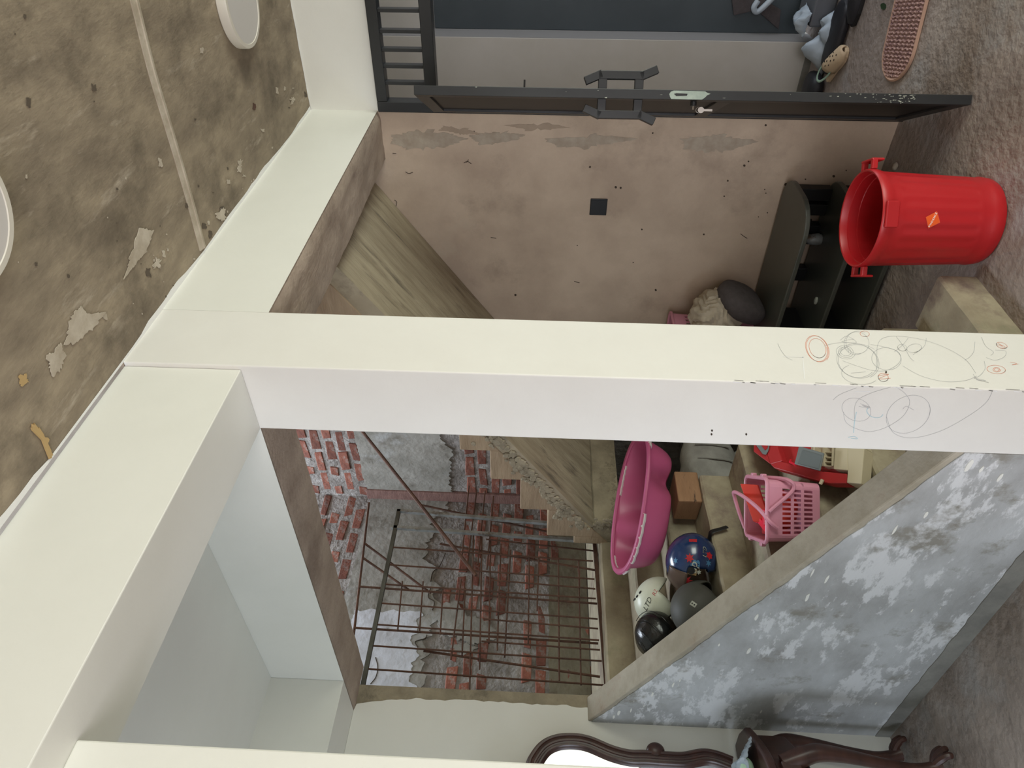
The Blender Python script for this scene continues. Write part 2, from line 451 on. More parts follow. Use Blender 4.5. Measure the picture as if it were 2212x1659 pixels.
rf = random.Random(77)
ceil_fleck = mat('dark_ceiling_fleck', srgb(92, 82, 70), rough=0.9)
def ragged_patch(parent, name, pxs, m, axis, val, nrm, th, amp=6, sub=14, seed=1):
    """thin patch with a torn outline on a room plane"""
    k = len(pxs); out = []
    cx = sum(p[0] for p in pxs) / k; cy = sum(p[1] for p in pxs) / k
    for i in range(k):
        a = Vector(pxs[i]); b = Vector(pxs[(i + 1) % k])
        for j in range(sub):
            p = a.lerp(b, j / sub); d = p - Vector((cx, cy)); L = max(d.length, 1e-3)
            g = sum(am * noise.noise(Vector((p.x * fq, p.y * fq, seed))) for fq, am in ((0.09, 1.0), (0.23, 0.7), (0.61, 0.5)))
            r = max(0.25 * L, L + amp * g)
            q = Vector((cx, cy)) + d * (r / L)
            out.append(on(q.x, q.y, axis, val))
    c = on(cx, cy, axis, val); dn = Vector(nrm).normalized() * th; n = len(out)
    vs = [c + dn] + [p + dn for p in out] + out
    fs = [(0, i + 1, (i + 1) % n + 1) for i in range(n)] + [(i + 1, (i + 1) % n + 1, n + 1 + (i + 1) % n, n + 1 + i) for i in range(n)]
    return MB().add(vs, fs).build(name, m, parent)



for i, pl in enumerate([[(300, 492), (330, 500), (318, 540), (290, 575), (268, 600), (280, 560)], [(336, 556), (347, 562), (345, 578), (332, 578)],
                        [(150, 690), (176, 660), (188, 680), (232, 672), (196, 712), (165, 740), (140, 745)],
                        [(102, 770), (130, 742), (142, 765), (128, 800), (112, 815)], [(514, 348), (522, 346), (520, 372), (513, 370)],
                        [(626, 212), (632, 210), (636, 220), (629, 226)], [(468, 462), (482, 448), (488, 470), (478, 478)]]):
    ragged_patch(ceil, 'plaster_smear', pl, smear_m, 'Z', H - 0.0015, (0, 0, -1), 0.002, amp=7, seed=i)
for i in range(64):
    if i < 34: x = 300 + rf.random() * 360; y = 787 - (x - 262) * 1.345 - 14 - rf.random() ** 2 * 150
    else: x = 20 + rf.random() * 600; y = 20 + rf.random() * 700
    if x > 660 or y < 5 or y > 787 - (x - 262) * 1.345 - 8: continue
    r = 1.5 + rf.random() ** 3 * 8; el = 0.35 + rf.random()
    ragged_patch(ceil, 'plaster_fleck', [(x - r * .5, y - r * el), (x + r * .5, y - r * el * .8), (x + r * .6, y + r * el), (x - r * .4, y + r * el * .9)], rf.choice([smear_m, smear_m, ceil_fleck]), 'Z', H - 0.0012, (0, 0, -1), 0.0012, amp=r * .5, sub=4, seed=100 + i)
ragged_patch(ceil, 'foam_drip', [(70, 915), (95, 940), (112, 985), (104, 990), (88, 950), (66, 928)], yellow_foam, 'Z', H - 0.0015, (0, 0, -1), 0.004, amp=8, seed=21)
ragged_patch(ceil, 'rust_hole', [(546, 222), (552, 224), (551, 238), (545, 236)], rust_m, 'Z', H - 0.001, (0, 0, -1), 0.0015, amp=2, seed=31)
ragged_patch(ceil, 'foam_stain', [(38, 812), (56, 808), (62, 826), (44, 834)], yellow_foam, 'Z', H - 0.001, (0, 0, -1), 0.0015, amp=5, seed=33)
# paint brushed over onto the slab along the beams
for nm, pts in (('W', None), ('D', None)):
    mb = MB(); n = 90
    up = []; lo = []
    for i in range(n + 1):
        t = i / n
        w = 0.006 + 0.022 * max(0, wob(3, t, 14) + 0.25) + 0.012 * max(0, wob(5, t, 60))
        if nm == 'W':
            x = -3.2 + t * (XD + 3.2); lo.append((x, 0.001, H - 0.0008)); up.append((x, -w, H - 0.0008))
        else:
            y = -4.0 + t * 4.0; w = 0.004 + 0.010 * max(0, wob(8, t, 40)); lo.append((XD - 0.001, y, H - 0.0008)); up.append((XD - w, y, H - 0.0008))
    mb.slab(lo + up[::-1], (0, 0, -1), 0.0012)
    mb.build('paint_overlap', edge_white, ceil)

# inner room left of the stairs: its own white ceiling
struct(MB().box(-4.4, 0.0, CD, 2.6, H, H + 0.15).build('ceiling', paint), 'white painted ceiling of the inner room behind the beams')

# corner column
column = struct(MB().box(0.0, CW, 0.0, CD, 0, H).build('trim_1', paint_dirty, bevel=0.004), 'cream painted square column at the stairwell corner')
# beams
beam_r = struct(MB().box(CW - 0.001, XD, 0.0, CD, ZB, H, [1, 0, 0, 0, 1, 0]).build('trim_2', [paint, soffit_m]), 'painted beam from the column to the door wall')
# ragged render hanging under that beam
mb = MB(); n = 46; pts = []
def sfz(i, j):
    return ZB - 0.006 - 0.012 * (0.5 + 0.5 * noise.noise(Vector((i * 9, j * 4, 2.2)))) - 0.006 * noise.noise(Vector((i * 30, j * 11, 7)))
def sf(u, v):
    x = CW + u * (XD - CW); y = 0.006 + v * (CD + 0.004 * wob(4, u, 25) - 0.004)
    z = sfz(u, v)
    if v < 0.05: z = ZB - 0.001
    return Vector((x, y, z))
mb.grid(sf, 60, 10)
mb.build('rough_render', soffit_m, beam_r, smooth=True)
beam_l = struct(MB().box(-4.4, -0.0005, 0.014, CD, ZB, H).build('trim_3', paint, bevel=0.003), 'painted beam from the column towards the near left')
beam_p = struct(MB().box(0.001, 0.232, CD, YW, ZB, H + 0.15, [1, 0, 0, 1, 0, 0]).build('trim_4', [paint, soffit_m]), 'inner beam over the stairs with a bare underside')
mb = MB()
def sf2(u, v):
    return Vector((0.004 + v * (0.23 + 0.006 * wob(6, u, 20)), CD + u * (YW - CD), ZB - 0.002 - 0.006 * (0.5 + 0.5 * noise.noise(Vector((u * 12, v * 4, 5)))) * (1 if v > .05 else 0)))
mb.grid(sf2, 50, 8)
mb.build('rough_render', soffit_m, beam_p, smooth=True)
struct(MB().box(-4.4, 0.0, YL, YW, ZB, H).build('trim_5', paint), 'white beam along the far wall of the inner room')
# near left pillar under the left beam
pillar = struct(MB().box(-1.44, -1.036, 0.114, CD + 0.06, 0, ZB).build('trim_6', paint, bevel=0.004), 'near cream pillar at the left end of the opening')

struct(MB().box(-4.4, -1.441, 0.16, 0.30, 0, ZB).build('wall_light_block', paint), 'unseen white wall added left of the near pillar to block side light')  # out of view, added to keep side light out of the inner room
# far wall of the inner room (plaster colour behind, white paint sheet with a torn edge on the front)
wallL = struct(MB().box(-4.4, 0.138, YW, 2.50, 0, H).build('wall_inner_far', conc_raw), 'white painted far wall of the inner room')
ed = []
for i in range(61):
    z = 1.2 + (2.73 - 1.2) * i / 60
    base = 0.062 + 0.030 * math.sin((z - 1.35) * 2.4) * 0.6
    if z < 1.50: base -= (1.50 - z) * 0.16
    if z > 2.55: base += (z - 2.55) * -0.12
    ed.append((max(0.0, base + 0.010 * wob(11, z, 22) + 0.005 * wob(12, z, 70)), YW - 0.0025, z))
poly = [(-4.39, YW - 0.0025, 0.0), (0.0, YW - 0.0025, 0.0), (0.0, YW - 0.0025, 1.19)] + ed + [(-0.0, YW - 0.0025, 2.739), (-4.39, YW - 0.0025, 2.739)]
MB().slab(poly, (0, 1, 0), 0.0024).build('paint_sheet', paint, wallL)

# sloping parapet beside the lower flight
pz = lambda y: 0.512 + (y - 0.261) * 0.4922
par = struct(MB().prism([(CD, 0), (YW, 0), (YW, pz(YW)), (CD, pz(CD))], 'X', 0.003, 0.128).build('wall_parapet', paptop_m, bevel=0.006), 'low sloping stair parapet wall with patchy grey plaster')
# plaster coat on the room side with a torn upper edge
topedge = []
n = 80
for i in range(n + 1):
    y = CD + (YW - CD) * i / n
    topedge.append((0.003, y, pz(y) - 0.010 - 0.022 * (0.5 + 0.5 * wob(14, y, 9)) - 0.010 * abs(wob(15, y, 40))))
MB().slab([(0.003, CD, 0.0), (0.003, YW - .003, 0.0)] + topedge[::-1], (-1, 0, 0), 0.004).build('plaster_coat', parapet_m, par)
base = [(-0.001, CD, 0.0), (-0.001, YW - .003, 0.0)] + [(-0.001, y, 0.088 - 0.014 * (y / YW) + 0.008 * wob(17, y, 14)) for y in [YW - .003 - (YW - CD) * i / 50 for i in range(51)]]
MB().slab(base, (-1, 0, 0), 0.004).build('damp_band', band_m, par)
# white paint flakes left on the plaster
rnd = random.Random(5)
for i in range(26):
    t = rnd.random(); y = CD + 0.05 + t * (YW - CD - 0.1); z = 0.12 + rnd.random() ** 0.7 * (pz(y) - 0.2)
    if rnd.random() < 0.75: z = pz(y) - 0.06 - rnd.random() * 0.12
    w = 0.006 + rnd.random() * 0.022; h = w * (0.12 + rnd.random() * 0.2); k = 9; sh = rnd.random() * 10
    pl = [(-0.0012, y + w * math.cos(2 * math.pi * j / k) * (1 + .5 * wob(sh, j)), z + h * math.sin(2 * math.pi * j / k) * (1 + .5 * wob(sh + 3, j))) for j in range(k)]
    MB().slab(pl, (-1, 0, 0), 0.0015).build('paint_flake', paint, par)

# door wall: lintel over the door, wall beyond, bare concrete beside the stairs
wallR = struct(MB().box(XD, XD + 0.2, -5.2, 0.0, 2.731, H).box(XD, XD + 0.2, -5.2, -1.22, 0, 2.731).build('wall_right', paint), 'white wall and lintel over the black steel door')
wallC = struct(MB().box(XD, XD + 0.2, 0.0, 2.12, 0, ZTOP).build('wall_stair_right', conc_wall), 'bare brown cement wall beside the stairs')
MB().box(XD - 0.006, XD, -0.008, 0.001, 0, 2.735).build('paint_edge', edge_white, wallC)
# lime bloom and stains beside the door frame, pits and cobwebs
bloom_m = mat('lime_bloom', srgb(176, 164, 146), srgb(158, 144, 126), scale=14, rough=0.9, bump=0.2, bscale=60)
stain_m = mat('damp_stain', srgb(158, 141, 122), srgb(170, 152, 132), scale=10, rough=0.9)
for i_, (pl, m_) in enumerate((([(850, 292), (900, 282), (960, 286), (1010, 300), (960, 318), (880, 322), (845, 310)], bloom_m), ([(1010, 292), (1080, 284), (1140, 292), (1100, 306), (1040, 312)], bloom_m),
        ([(958, 272), (1010, 278), (1040, 290), (990, 290), (955, 282)], stain_m), ([(1085, 270), (1180, 266), (1230, 276), (1150, 282)], stain_m), ([(1180, 300), (1290, 292), (1380, 300), (1290, 316), (1200, 318)], bloom_m),
        ([(1470, 300), (1560, 292), (1640, 306), (1560, 330), (1480, 322)], bloom_m))):
    ragged_patch(wallC, 'lime_bloom', pl, m_, 'X', XD - 0.0006, (-1, 0, 0), 0.0009, amp=10, seed=70 + i_)
for i in range(40):
    x = 1560 + rnd.random() * 330; y = 360 + rnd.random() * 120; r = 1.2 + rnd.random() * 2.0
    if rnd.random() < 0.4: x = 850 + rnd.random() * 900; y = 270 + rnd.random() * 400
    pl = [on(x + r * math.cos(a) * (1 + .4 * wob(i, a)), y + r * math.sin(a), 'X', XD - 0.0006) for a in [2 * math.pi * j / 7 for j in range(7)]]
    MB().slab(pl, (-1, 0, 0), 0.0008).build('pit', dust_m, wallC)
for st in ([(1002, 352), (1010, 349), (1018, 354)], [(1008, 351), (1012, 345)], [(876, 371), (883, 375), (892, 372)], [(852, 432), (857, 437), (855, 447)], [(1060, 513), (1072, 515)],
           [(1240, 608), (1252, 611)], [(848, 331), (856, 332)], [(1600, 505), (1606, 510), (1614, 515)]):
    MB().tube(spline([on(x, y, 'X', XD - 0.002) for x, y in st], 4), 0.0018, 5).build('cobweb', dust_m, wallC)

# stair shaft beyond: brick side wall, brick back wall, shaft walls above
wallS = struct(MB().box(XD, XD + 0.2, 2.12, YB + 0.2, 0, ZTOP).build('wall_shaft_right', mortar_m), 'old brick and plaster side wall of the stair shaft')
wallB = struct(MB().box(-0.1, XD, YB, YB + 0.2, 0, ZTOP).build('wall_back', mortar_m), 'old brick back wall of the stair shaft with peeling plaster')
struct(MB().box(-0.1, 0.138, 2.50, YB, 0, ZTOP).build('wall_shaft_left', mortar_m), 'left side wall of the stair shaft')
struct(MB().box(0.0, 0.232, CD, 2.5, H + 0.15, ZTOP).build('wall_shaft_upper', conc_wall), 'upper left wall of the stair shaft')
struct(MB().box(0.0, XD, 0.0, CD, H + 0.001, ZTOP).build('wall_shaft_front', conc_wall), 'upper front wall of the stair shaft')

struct(MB().box(-0.1, XD + .2, -0.0, 2.28, ZTOP, ZTOP + .12).build('ceiling_sky_block', conc_wall), 'unseen concrete slab added over the front of the stair shaft to block sky light')  # out of view, added so less sky light reaches the lower shaft walls
# bricks that show: one object each, sharing a few meshes
def brick_mesh(w, h, axis, seed):
    r = random.Random(seed); d = 0.022
    j = lambda a: (r.random() - .5) * a
    vs = []
    for a in (-w / 2, w / 2):
        for b in (-h / 2, h / 2):
            for c in (0, d):
                ins = 0.003 if c else 0
                u = a * (1 - ins / w) + j(0.030); v = b * (1 - 2 * ins / h) + j(0.018); t = -c + (j(0.008) if c else 0.01)
                vs.append((t, u, v) if axis == 'X' else (u, t, v))
    me = bpy.data.meshes.new('brick')
    me.from_pydata(vs, [], [(0, 1, 3, 2), (4, 6, 7, 5), (0, 4, 5, 1), (2, 3, 7, 6), (1, 5, 7, 3), (0, 2, 6, 4)])
    me.materials.append(brick_m)
    bm = bmesh.new(); bm.from_mesh(me); bmesh.ops.recalc_face_normals(bm, faces=bm.faces)
    bmesh.ops.bevel(bm, geom=[e for e in bm.edges], offset=0.004, segments=1, affect='EDGES')
    bm.to_mesh(me); bm.free()
    return me


BX = [brick_mesh(0.205, 0.068, 'X', i) for i in range(6)]; BY = [brick_mesh(0.205, 0.068, 'Y', i + 20) for i in range(6)]
BYh = [brick_mesh(0.10, 0.066, 'Y', i + 40) for i in range(3)]; BXh = [brick_mesh(0.10, 0.066, 'X', i + 60) for i in range(3)]
def put_brick(parent, me, loc):
    o = bpy.data.objects.new('brick', me); COL.objects.link(o); o.parent = parent; o.location = loc
    return o


PITCH = 0.100
for row in range(13, 42):
    z = 0.05 + row * PITCH
    # back wall
    if z < 4.1:
        for col in range(-1, 10):
            x = 0.14 + (col + (0.5 if row % 2 else 0)) * 0.238 + 0.11
            if x < 0.2 or x > XD - 0.06: continue
            if 2.52 < z < 3.22: continue
            pr = noise.noise(Vector((x * 1.7, z * 1.9, 3.3)))
            if z < 2.52:
                if z < 1.75 and pr < -0.02: continue
                if pr < -0.28: continue
                if z > 2.40 and pr < 0.15: continue
            elif pr < -0.30: continue
            half = rnd.random() < 0.22
            put_brick(wallB, rnd.choice(BYh if half else BY), (x + (rnd.random() - .5) * .02, YB + 0.012 + rnd.random() * .009, z + (rnd.random() - .5) * .008))
    # side wall of the shaft
    if z < 4.1:
        for col in range(0, 5):
            y = 2.18 + (col + (0.5 if row % 2 else 0)) * 0.238
            if y > YB - 0.05: continue
            if z < 1.85: continue
            if 2.42 < z < 3.24: continue
            pr = noise.noise(Vector((y * 2.1, z * 1.9, 8.3)))
            if z < 2.45 and pr < -0.15: continue
            half = rnd.random() < 0.2
            put_brick(wallS, rnd.choice(BXh if half else BX), (XD + 0.012 + rnd.random() * .009, y + (rnd.random() - .5) * .02, z + (rnd.random() - .5) * .008))

# plaster that still hangs on the brick
def sheet(parent, name, m, axis, val, u0, u1, z0, z1, nrm, th, seed, a_low=0.05, a_side=0.02, nseg=110):
    lo = []; 
    for i in range(nseg + 1):
        u = u0 + (u1 - u0) * i / nseg
        lo.append((u, z0 + a_low * (wob(seed, u, 3.5) + 0.5 * wob(seed + 1, u, 11) + 0.3 * wob(seed + 5, u, 37))))
    rt = [(u1 + a_side * wob(seed + 2, z0 + (z1 - z0) * i / 12, 9), z0 + (z1 - z0) * i / 12) for i in range(1, 12)]
    tp = [(u1 - (u1 - u0) * i / nseg, z1 + 0.02 * (wob(seed + 3, u1 - (u1 - u0) * i / nseg, 5) + .4 * wob(seed + 4, i, 1.3))) for i in range(nseg + 1)]
    p2 = lo + rt + tp
    pl = [(val, a, b) if axis == 'X' else (a, val, b) for a, b in p2]
    return MB().slab(pl, nrm, th).build(name, m, parent)


sheet(wallB, 'plaster_patch', plaster_m, 'Y', YB - 0.001, 0.16, XD - 0.001, 2.58, 3.19, (0, -1, 0), 0.009, 3, a_low=0.14)
sheet(wallB, 'lime_patch', lime_m, 'Y', YB - 0.0095, 0.15, 1.10, 2.62, 3.10, (0, -1, 0), 0.003, 9, a_low=0.10, a_side=0.05)
sheet(wallB, 'plaster_patch', shade_grime_m, 'Y', YB - 0.001, 0.16, 2.0, 1.42, 1.70, (0, -1, 0), 0.008, 17, a_low=0.0)
for i_, pl in enumerate([[(940, 1310), (985, 1300), (1010, 1330), (1060, 1345), (1075, 1380), (1020, 1395), (985, 1380), (950, 1370)], [(965, 1395), (1010, 1390), (1035, 1402), (1000, 1412)]]):
    ragged_patch(wallB, 'lime_patch', pl, lime_m if 0 else plaster_m, 'Y', YB - 0.001, (0, -1, 0), 0.010, amp=9, seed=50 + i_)
sheet(wallS, 'plaster_patch', plaster_m, 'X', XD + 0.001, 2.15, YB, 2.50, 3.22, (-1, 0, 0), 0.014, 37, a_low=0.10)
MB().box(XD - 0.030, XD, YB - 0.11, YB, 1.5, 3.22).build('rust_stained_strip', redband_m, wallS, bevel=0.006)
# crack lines in the plaster
for st in ([(930, 1270), (925, 1290), (938, 1300), (934, 1318)], [(903, 1398), (897, 1386), (918, 1379), (922, 1371)], [(962, 1195), (950, 1222), (935, 1236), (930, 1256)], [(800, 1478), (812, 1462), (816, 1440), (811, 1420)]):
    MB().tube(spline([on(x, y, 'Y', YB - 0.013) for x, y in st], 5), 0.0035, 5).build('crack', dust_m, wallB)

# walls behind and left of the camera with the openings the daylight comes by
struct(MB().box(-4.4, -0.45, -5.4, -5.2, 0, H).box(2.1, XD + .2, -5.4, -5.2, 0, H).box(-0.45, 2.1, -5.4, -5.2, 2.55, H).build('wall_near', paint), 'white wall around the wide front opening')
struct(MB().box(-4.6, -4.4, -5.4, -3.5, 0, H).box(-4.6, -4.4, -0.35, 0.35, 0, H).box(-4.6, -4.4, 2.15, 2.6, 0, H).box(-4.6, -4.4, 0.35, 2.15, 1.5, H).box(-4.6, -4.4, 0.35, 2.15, 0, 0.2).box(-4.6, -4.4, -3.5, -0.35, 2.40, H).build('wall_left', paint), 'white wall around the left side opening')

# ------------------------------------------------------------------ drawings and wear on the column
def mk(parent, name, pxs, m, axis, val, nrm, w, smooth=True):
    p3 = [on(x, y, axis, val) for x, y in pxs]
    MB().ribbon(spline(p3, 6) if smooth else p3, w, nrm).build(name, m, parent)


def ell(cx, cy, rx, ry, rot=0, t0=0, turns=1.0, n=18, drift=(0, 0), grow=0.0):
    o = []
    for i in range(int(n * turns) + 1):
        a = t0 + 2 * math.pi * i / n; g = 1 + grow * i / n
        x = rx * g * math.cos(a); y = ry * g * math.sin(a)
        o.append((cx + x * math.cos(rot) - y * math.sin(rot) + drift[0] * i / n, cy + x * math.sin(rot) + y * math.cos(rot) + drift[1] * i / n))
    return o


FW = ('Y', -0.0008, (0, -1, 0)); FP = ('X', -0.0008, (-1, 0, 0))
K = 0.0011
for s_, m_ in (
    (ell(1763, 752, 22, 30, -0.5, 0.3, 2.2, drift=(2, 1)), crayon_o), (ell(1766, 752, 17, 22, -0.5, 1.0, 1.3), crayon_o),
    (ell(1908, 815, 11, 9, 0.2, 0, 1.6), crayon_o), ([(1896, 812), (1920, 808), (1899, 818), (1924, 817)], crayon_o),
    (ell(1868, 721, 10, 6, 0.1, 0, 1.3), crayon_o), (ell(2152, 798, 20, 9, 0.1, 0, 1.2), crayon_o), (ell(2153, 798, 9, 6, 0, 0, 2.0, grow=-.3), crayon_o),
    (ell(2164, 746, 12, 6, 0.3, 0, 1.6), crayon_o), ([(2152, 744), (2166, 748), (2156, 742), (2172, 750), (2160, 752)], crayon_o), ([(2182, 782), (2196, 785), (2186, 788), (2200, 786)], crayon_o),
    (ell(1850, 778, 44, 36, 0.3, 0.4, 2.1, drift=(3, 2)), crayon_k), (ell(1826, 760, 22, 16, 0.2, 0, 3.0, grow=-.22), crayon_k), (ell(1848, 742, 26, 24, 0.1, 1.0, 1.7, drift=(4, -2)), crayon_k),
    (ell(1915, 775, 32, 24, 0.1, 2.0, 1.0), crayon_k), ([(1820, 779), (1850, 790), (1885, 800), (1915, 800), (1940, 786), (1946, 770), (1935, 757), (1905, 748), (1880, 744)], crayon_k),
    ([(1893, 800), (1894, 770), (1896, 745), (1908, 730), (1940, 726), (1990, 733), (2040, 750), (2085, 776), (2108, 806)], crayon_k),
    ([(1815, 735), (1830, 726), (1850, 740), (1818, 738), (1845, 732)], crayon_k), (ell(1949, 751, 10, 7, 0.2, 0, 1.5), crayon_k), (ell(1975, 752, 16, 9, -0.2, 0, 1.3), crayon_k),
    ([(1936, 727), (1952, 748), (1966, 772), (1975, 780)], crayon_k), ([(1962, 730), (1950, 745), (1932, 760)], crayon_k), ([(2001, 730), (1998, 745), (1988, 756), (1972, 766)], crayon_k),
    ([(1950, 790), (1990, 812), (2040, 824), (2085, 822), (2110, 812)], crayon_k), ([(2106, 738), (2104, 758), (2096, 770), (2084, 778)], crayon_k), ([(2120, 728), (2130, 748), (2146, 760), (2140, 768)], crayon_k),
    ([(2102, 808), (2112, 820), (2136, 826), (2108, 820), (2130, 822), (2104, 816)], crayon_k), ([(2126, 780), (2128, 796), (2118, 810), (2104, 818)], crayon_k), ([(2150, 756), (2172, 758), (2170, 770), (2150, 778), (2130, 772)], crayon_k),
    (ell(1858, 808, 40, 22, 0.1, 0.5, 0.6), crayon_k), ([(1680, 742), (1688, 758), (1700, 772), (1712, 778)], crayon_k),
    ([(1780, 748), (1800, 742), (1830, 740), (1868, 745), (1890, 755)], crayon_k), ([(1838, 806), (1870, 803)], crayon_k),
):
    mk(column, 'crayon_scribble', s_, m_, *FW, w=K * (1.0 if m_ is crayon_o else 0.75))
for s_, m_ in (
    (ell(1850, 885, 32, 24, 0.35, 0, 1.0), crayon_k), ([(1822, 890), (1830, 915), (1870, 932), (1910, 925), (1950, 900), (1965, 870), (1955, 850), (1935, 836)], crayon_k),
    (ell(1962, 895, 50, 38, -0.5, 0, 1.15), crayon_k), ([(1915, 900), (1930, 935), (1970, 946), (2030, 932), (2090, 900), (2130, 870), (2145, 842)], crayon_k),
    ([(1846, 905), (1846, 880), (1856, 862), (1885, 848), (1925, 836)], crayon_k), ([(1855, 878), (1878, 882), (1862, 876), (1880, 880), (1858, 872)], crayon_k),
    ([(1844, 935), (1846, 910), (1850, 890)], crayon_b), ([(1832, 945), (1845, 943), (1852, 948), (1838, 947)], crayon_b), ([(1800, 864), (1815, 852), (1850, 838)], crayon_k),
    ([(1950, 884), (1958, 878), (1974, 886)], crayon_k), (ell(1890, 890, 18, 12, 0.3, 0, 0.6), crayon_b),
):
    mk(column, 'crayon_scribble', s_, m_, *FP, w=K * (0.75 if m_ is crayon_k else 2.0))
# chips and scuffs along the column corner
for i in range(40):
    x = 1560 + rnd.random() * 650; yc = 822.5 + (x - 1600) * 0.0335; L = 6 + rnd.random() * 26
    if rnd.random() < 0.6: mk(column, 'corner_chip', [(x, yc - 1), (x + L, yc - 0.5 + L * .03)], rnd.choice([edge_white, edge_grey, edge_grey]), *FW, w=0.002, smooth=False)
    else: mk(column, 'corner_chip', [(x, yc + 3), (x + L * .6, yc + 4 + L * .03)], rnd.choice([edge_white, edge_grey]), *FP, w=0.003, smooth=False)
for st in ([(1690, 770), (1738, 772)], [(1734, 770), (1738, 818)], [(1848, 846), (1880, 846)]): mk(column, 'paint_scar', st, edge_white, *FW if st[0][1] < 840 else FP, w=0.0025, smooth=False)
for x, y in ((1538, 930), (1537, 938), (1612, 938), (1914, 804)):
    MB().slab([on(x + 2.2 * math.cos(a), y + 2.6 * math.sin(a), 'X' if y > 840 else 'Y', -0.0006) for a in [2 * math.pi * j / 6 for j in range(6)]], (-1, 0, 0) if y > 840 else (0, -1, 0), 0.0006).build('chip', dust_m, column)
# ------------------------------------------------------------------ stairs
SH = 0.157; ST = 0.2535
SY = lambda k: -0.002 + k * ST
fl = thing('stair_flight', (0.56, SY(1), 0), 'lower flight of rough concrete steps rising behind the column', 'stairs')
rs = random.Random(11)
def step_block(mb, x0, x1, y0, y1, z0, z1, seed):
    """block with a slightly uneven nosing"""
    n = 14
    def ring(u):
        x = x0 + (x1 - x0) * u
        a = 0.006 * wob(seed, x, 9); b = 0.005 * wob(seed + 2, x, 11)
        return [(x, y0 + a, z0), (x, y1, z0), (x, y1, z1 + b * .3), (x, y0 + a + 0.010, z1 + b), (x, y0 + a, z1 + b - 0.010)]
    mb.loft([[Vector(p) for p in ring(i / n)] for i in range(n + 1)])
for k in range(1, 9):
    xr = 1.03 if k == 1 else 1.0
    x0 = 0.129 if k > 1 else 0.285
    mb = MB(); step_block(mb, x0, xr, SY(k), SY(k + 1) + 0.001, 0.0, k * SH, k)
    mb.build('step', step_m, fl)
# landing
land = thing('stair_landing', (1.1, 2.6, 1.29), 'concrete landing slab halfway up the stairs', 'landing')
mb = MB(); step_block(mb, 0.139, 1.098, SY(9), YB - 0.003, 1.293, 9 * SH, 31); mb.build('slab', step_m, land)
MB().box(0.139, 1.0, SY(9) + 0.002, SY(9) + .06, 1.0, 1.294).build('edge_riser', step_m, land)
MB().box(1.1, XD - 0.002, 2.30, YB - 0.003, 1.293, 9 * SH).build('slab', step_m, land)
mb = MB(); step_block(mb, 1.1, XD - 0.002, 2.144, 2.30, 1.291, 1.462, 35); mb.build('landing_beam', conc_raw, land)
# upper flight
uf = thing('stair_flight', (1.62, 2.2, 1.46), 'upper flight of bare concrete steps seen from below and the side', 'stairs')
rz = [(2.30, 1.413), (2.30, 1.577), (2.232, 1.577), (2.232, 1.748), (1.985, 1.748), (1.985, 1.918), (1.722, 1.918), (1.722, 2.091), (1.487, 2.091), (1.487, 2.258),
      (1.245, 2.258), (1.245, 2.424), (1.0, 2.424), (1.0, 2.590), (0.755, 2.590), (0.755, 2.757), (0.59, 2.757), (0.59, 3.06), (0.268, 3.06)]
sof = lambda y: 1.455 + (2.144 - y) * 0.7185
sofR = lambda y: 1.455 + (2.144 - y) * 0.7185 + 0.10 * max(0, min(1, (2.2 - y) / 0.6))
# waist slab: twisted a little, as poured
XM = 1.10; XR = XD - 0.004; tcut = lambda y: sofR(y) + 0.03
ys = [2.14 - i * (2.14 - 0.268) / 24 for i in range(25)]
mb = MB()
mb.loft([[Vector((XM, y, sof(y) + 0.003 * wob(41, y, 12))), Vector((XM, y, tcut(y))), Vector((XR, y, tcut(y))), Vector((XR, y, sofR(y))),
          Vector((XM + 0.72, y, sof(y) * .35 + sofR(y) * .65 - 0.004)), Vector((XM + 0.34, y, sof(y) * .66 + sofR(y) * .34 + 0.004))] for y in ys])
mb.build('waist_slab', conc_form, uf)
for i in range(1, len(rz) - 1, 2):
    (ya, za), (yb, zb) = rz[i], rz[i + 1]
    zlo = lambda y: tcut(y) - 0.02
    yend = yb - 0.002
    MB().prism([(ya, min(zlo(ya), za - 0.01)), (ya, za), (yend, za), (yend, min(zlo(yend), za - 0.01))], 'X', XM - 0.006, XR).build('step', conc_side, uf, bevel=0.006)
# honeycombed gravel along the edge of the pour
mb = MB(); rg = random.Random(3)
def stone(mb, c, r, fl=0.5, nrm='X'):
    k = 6; vs = []; 
    for th in (-0.9, -0.2, 0.7):
        for j in range(k):
            a = 2 * math.pi * j / k + th; q = Vector((math.sin(th) * fl, math.cos(th) * math.cos(a), math.cos(th) * math.sin(a))) * r * (0.8 + .4 * rg.random())
            if nrm == 'Y': q = Vector((q.y, q.x, q.z))
            vs.append(Vector(c) + q)
    fs = []
    for i in range(2):
        for j in range(k): fs.append((i * k + j, i * k + (j + 1) % k, (i + 1) * k + (j + 1) % k, (i + 1) * k + j))
    fs += [tuple(range(k))[::-1], tuple(range(2 * k, 3 * k))]
    mb.add(vs, fs)
for i in range(330):
    y = 1.25 + rg.random() * 0.9
    cl = noise.noise(Vector((y * 5, 1, 4)))
    if cl < -0.15 and rg.random() < 0.7: continue
    z = sof(y) + 0.035 + abs(rg.gauss(0, 0.05)); stone(mb, (XM - 0.008, y, z), 0.008 + rg.random() * 0.014)
for i in range(170):
    x = XM + rg.random() * 0.95; stone(mb, (x, 2.145, 1.30 + abs(rg.gauss(0, 0.022))), 0.006 + rg.random() * 0.008, nrm='Y')
tag(mb.build('gravel', conc_raw, uf), kind='stuff')
# sand specks scattered on the landing beam edge
mb = MB()
for i in range(60):
    y = 2.05 + rg.random() * .1; stone(mb, (XM - .002, y, 1.33 + rg.random() * .13), 0.006 + rg.random() * 0.009)
tag(mb.build('gravel', conc_raw, land), kind='stuff')

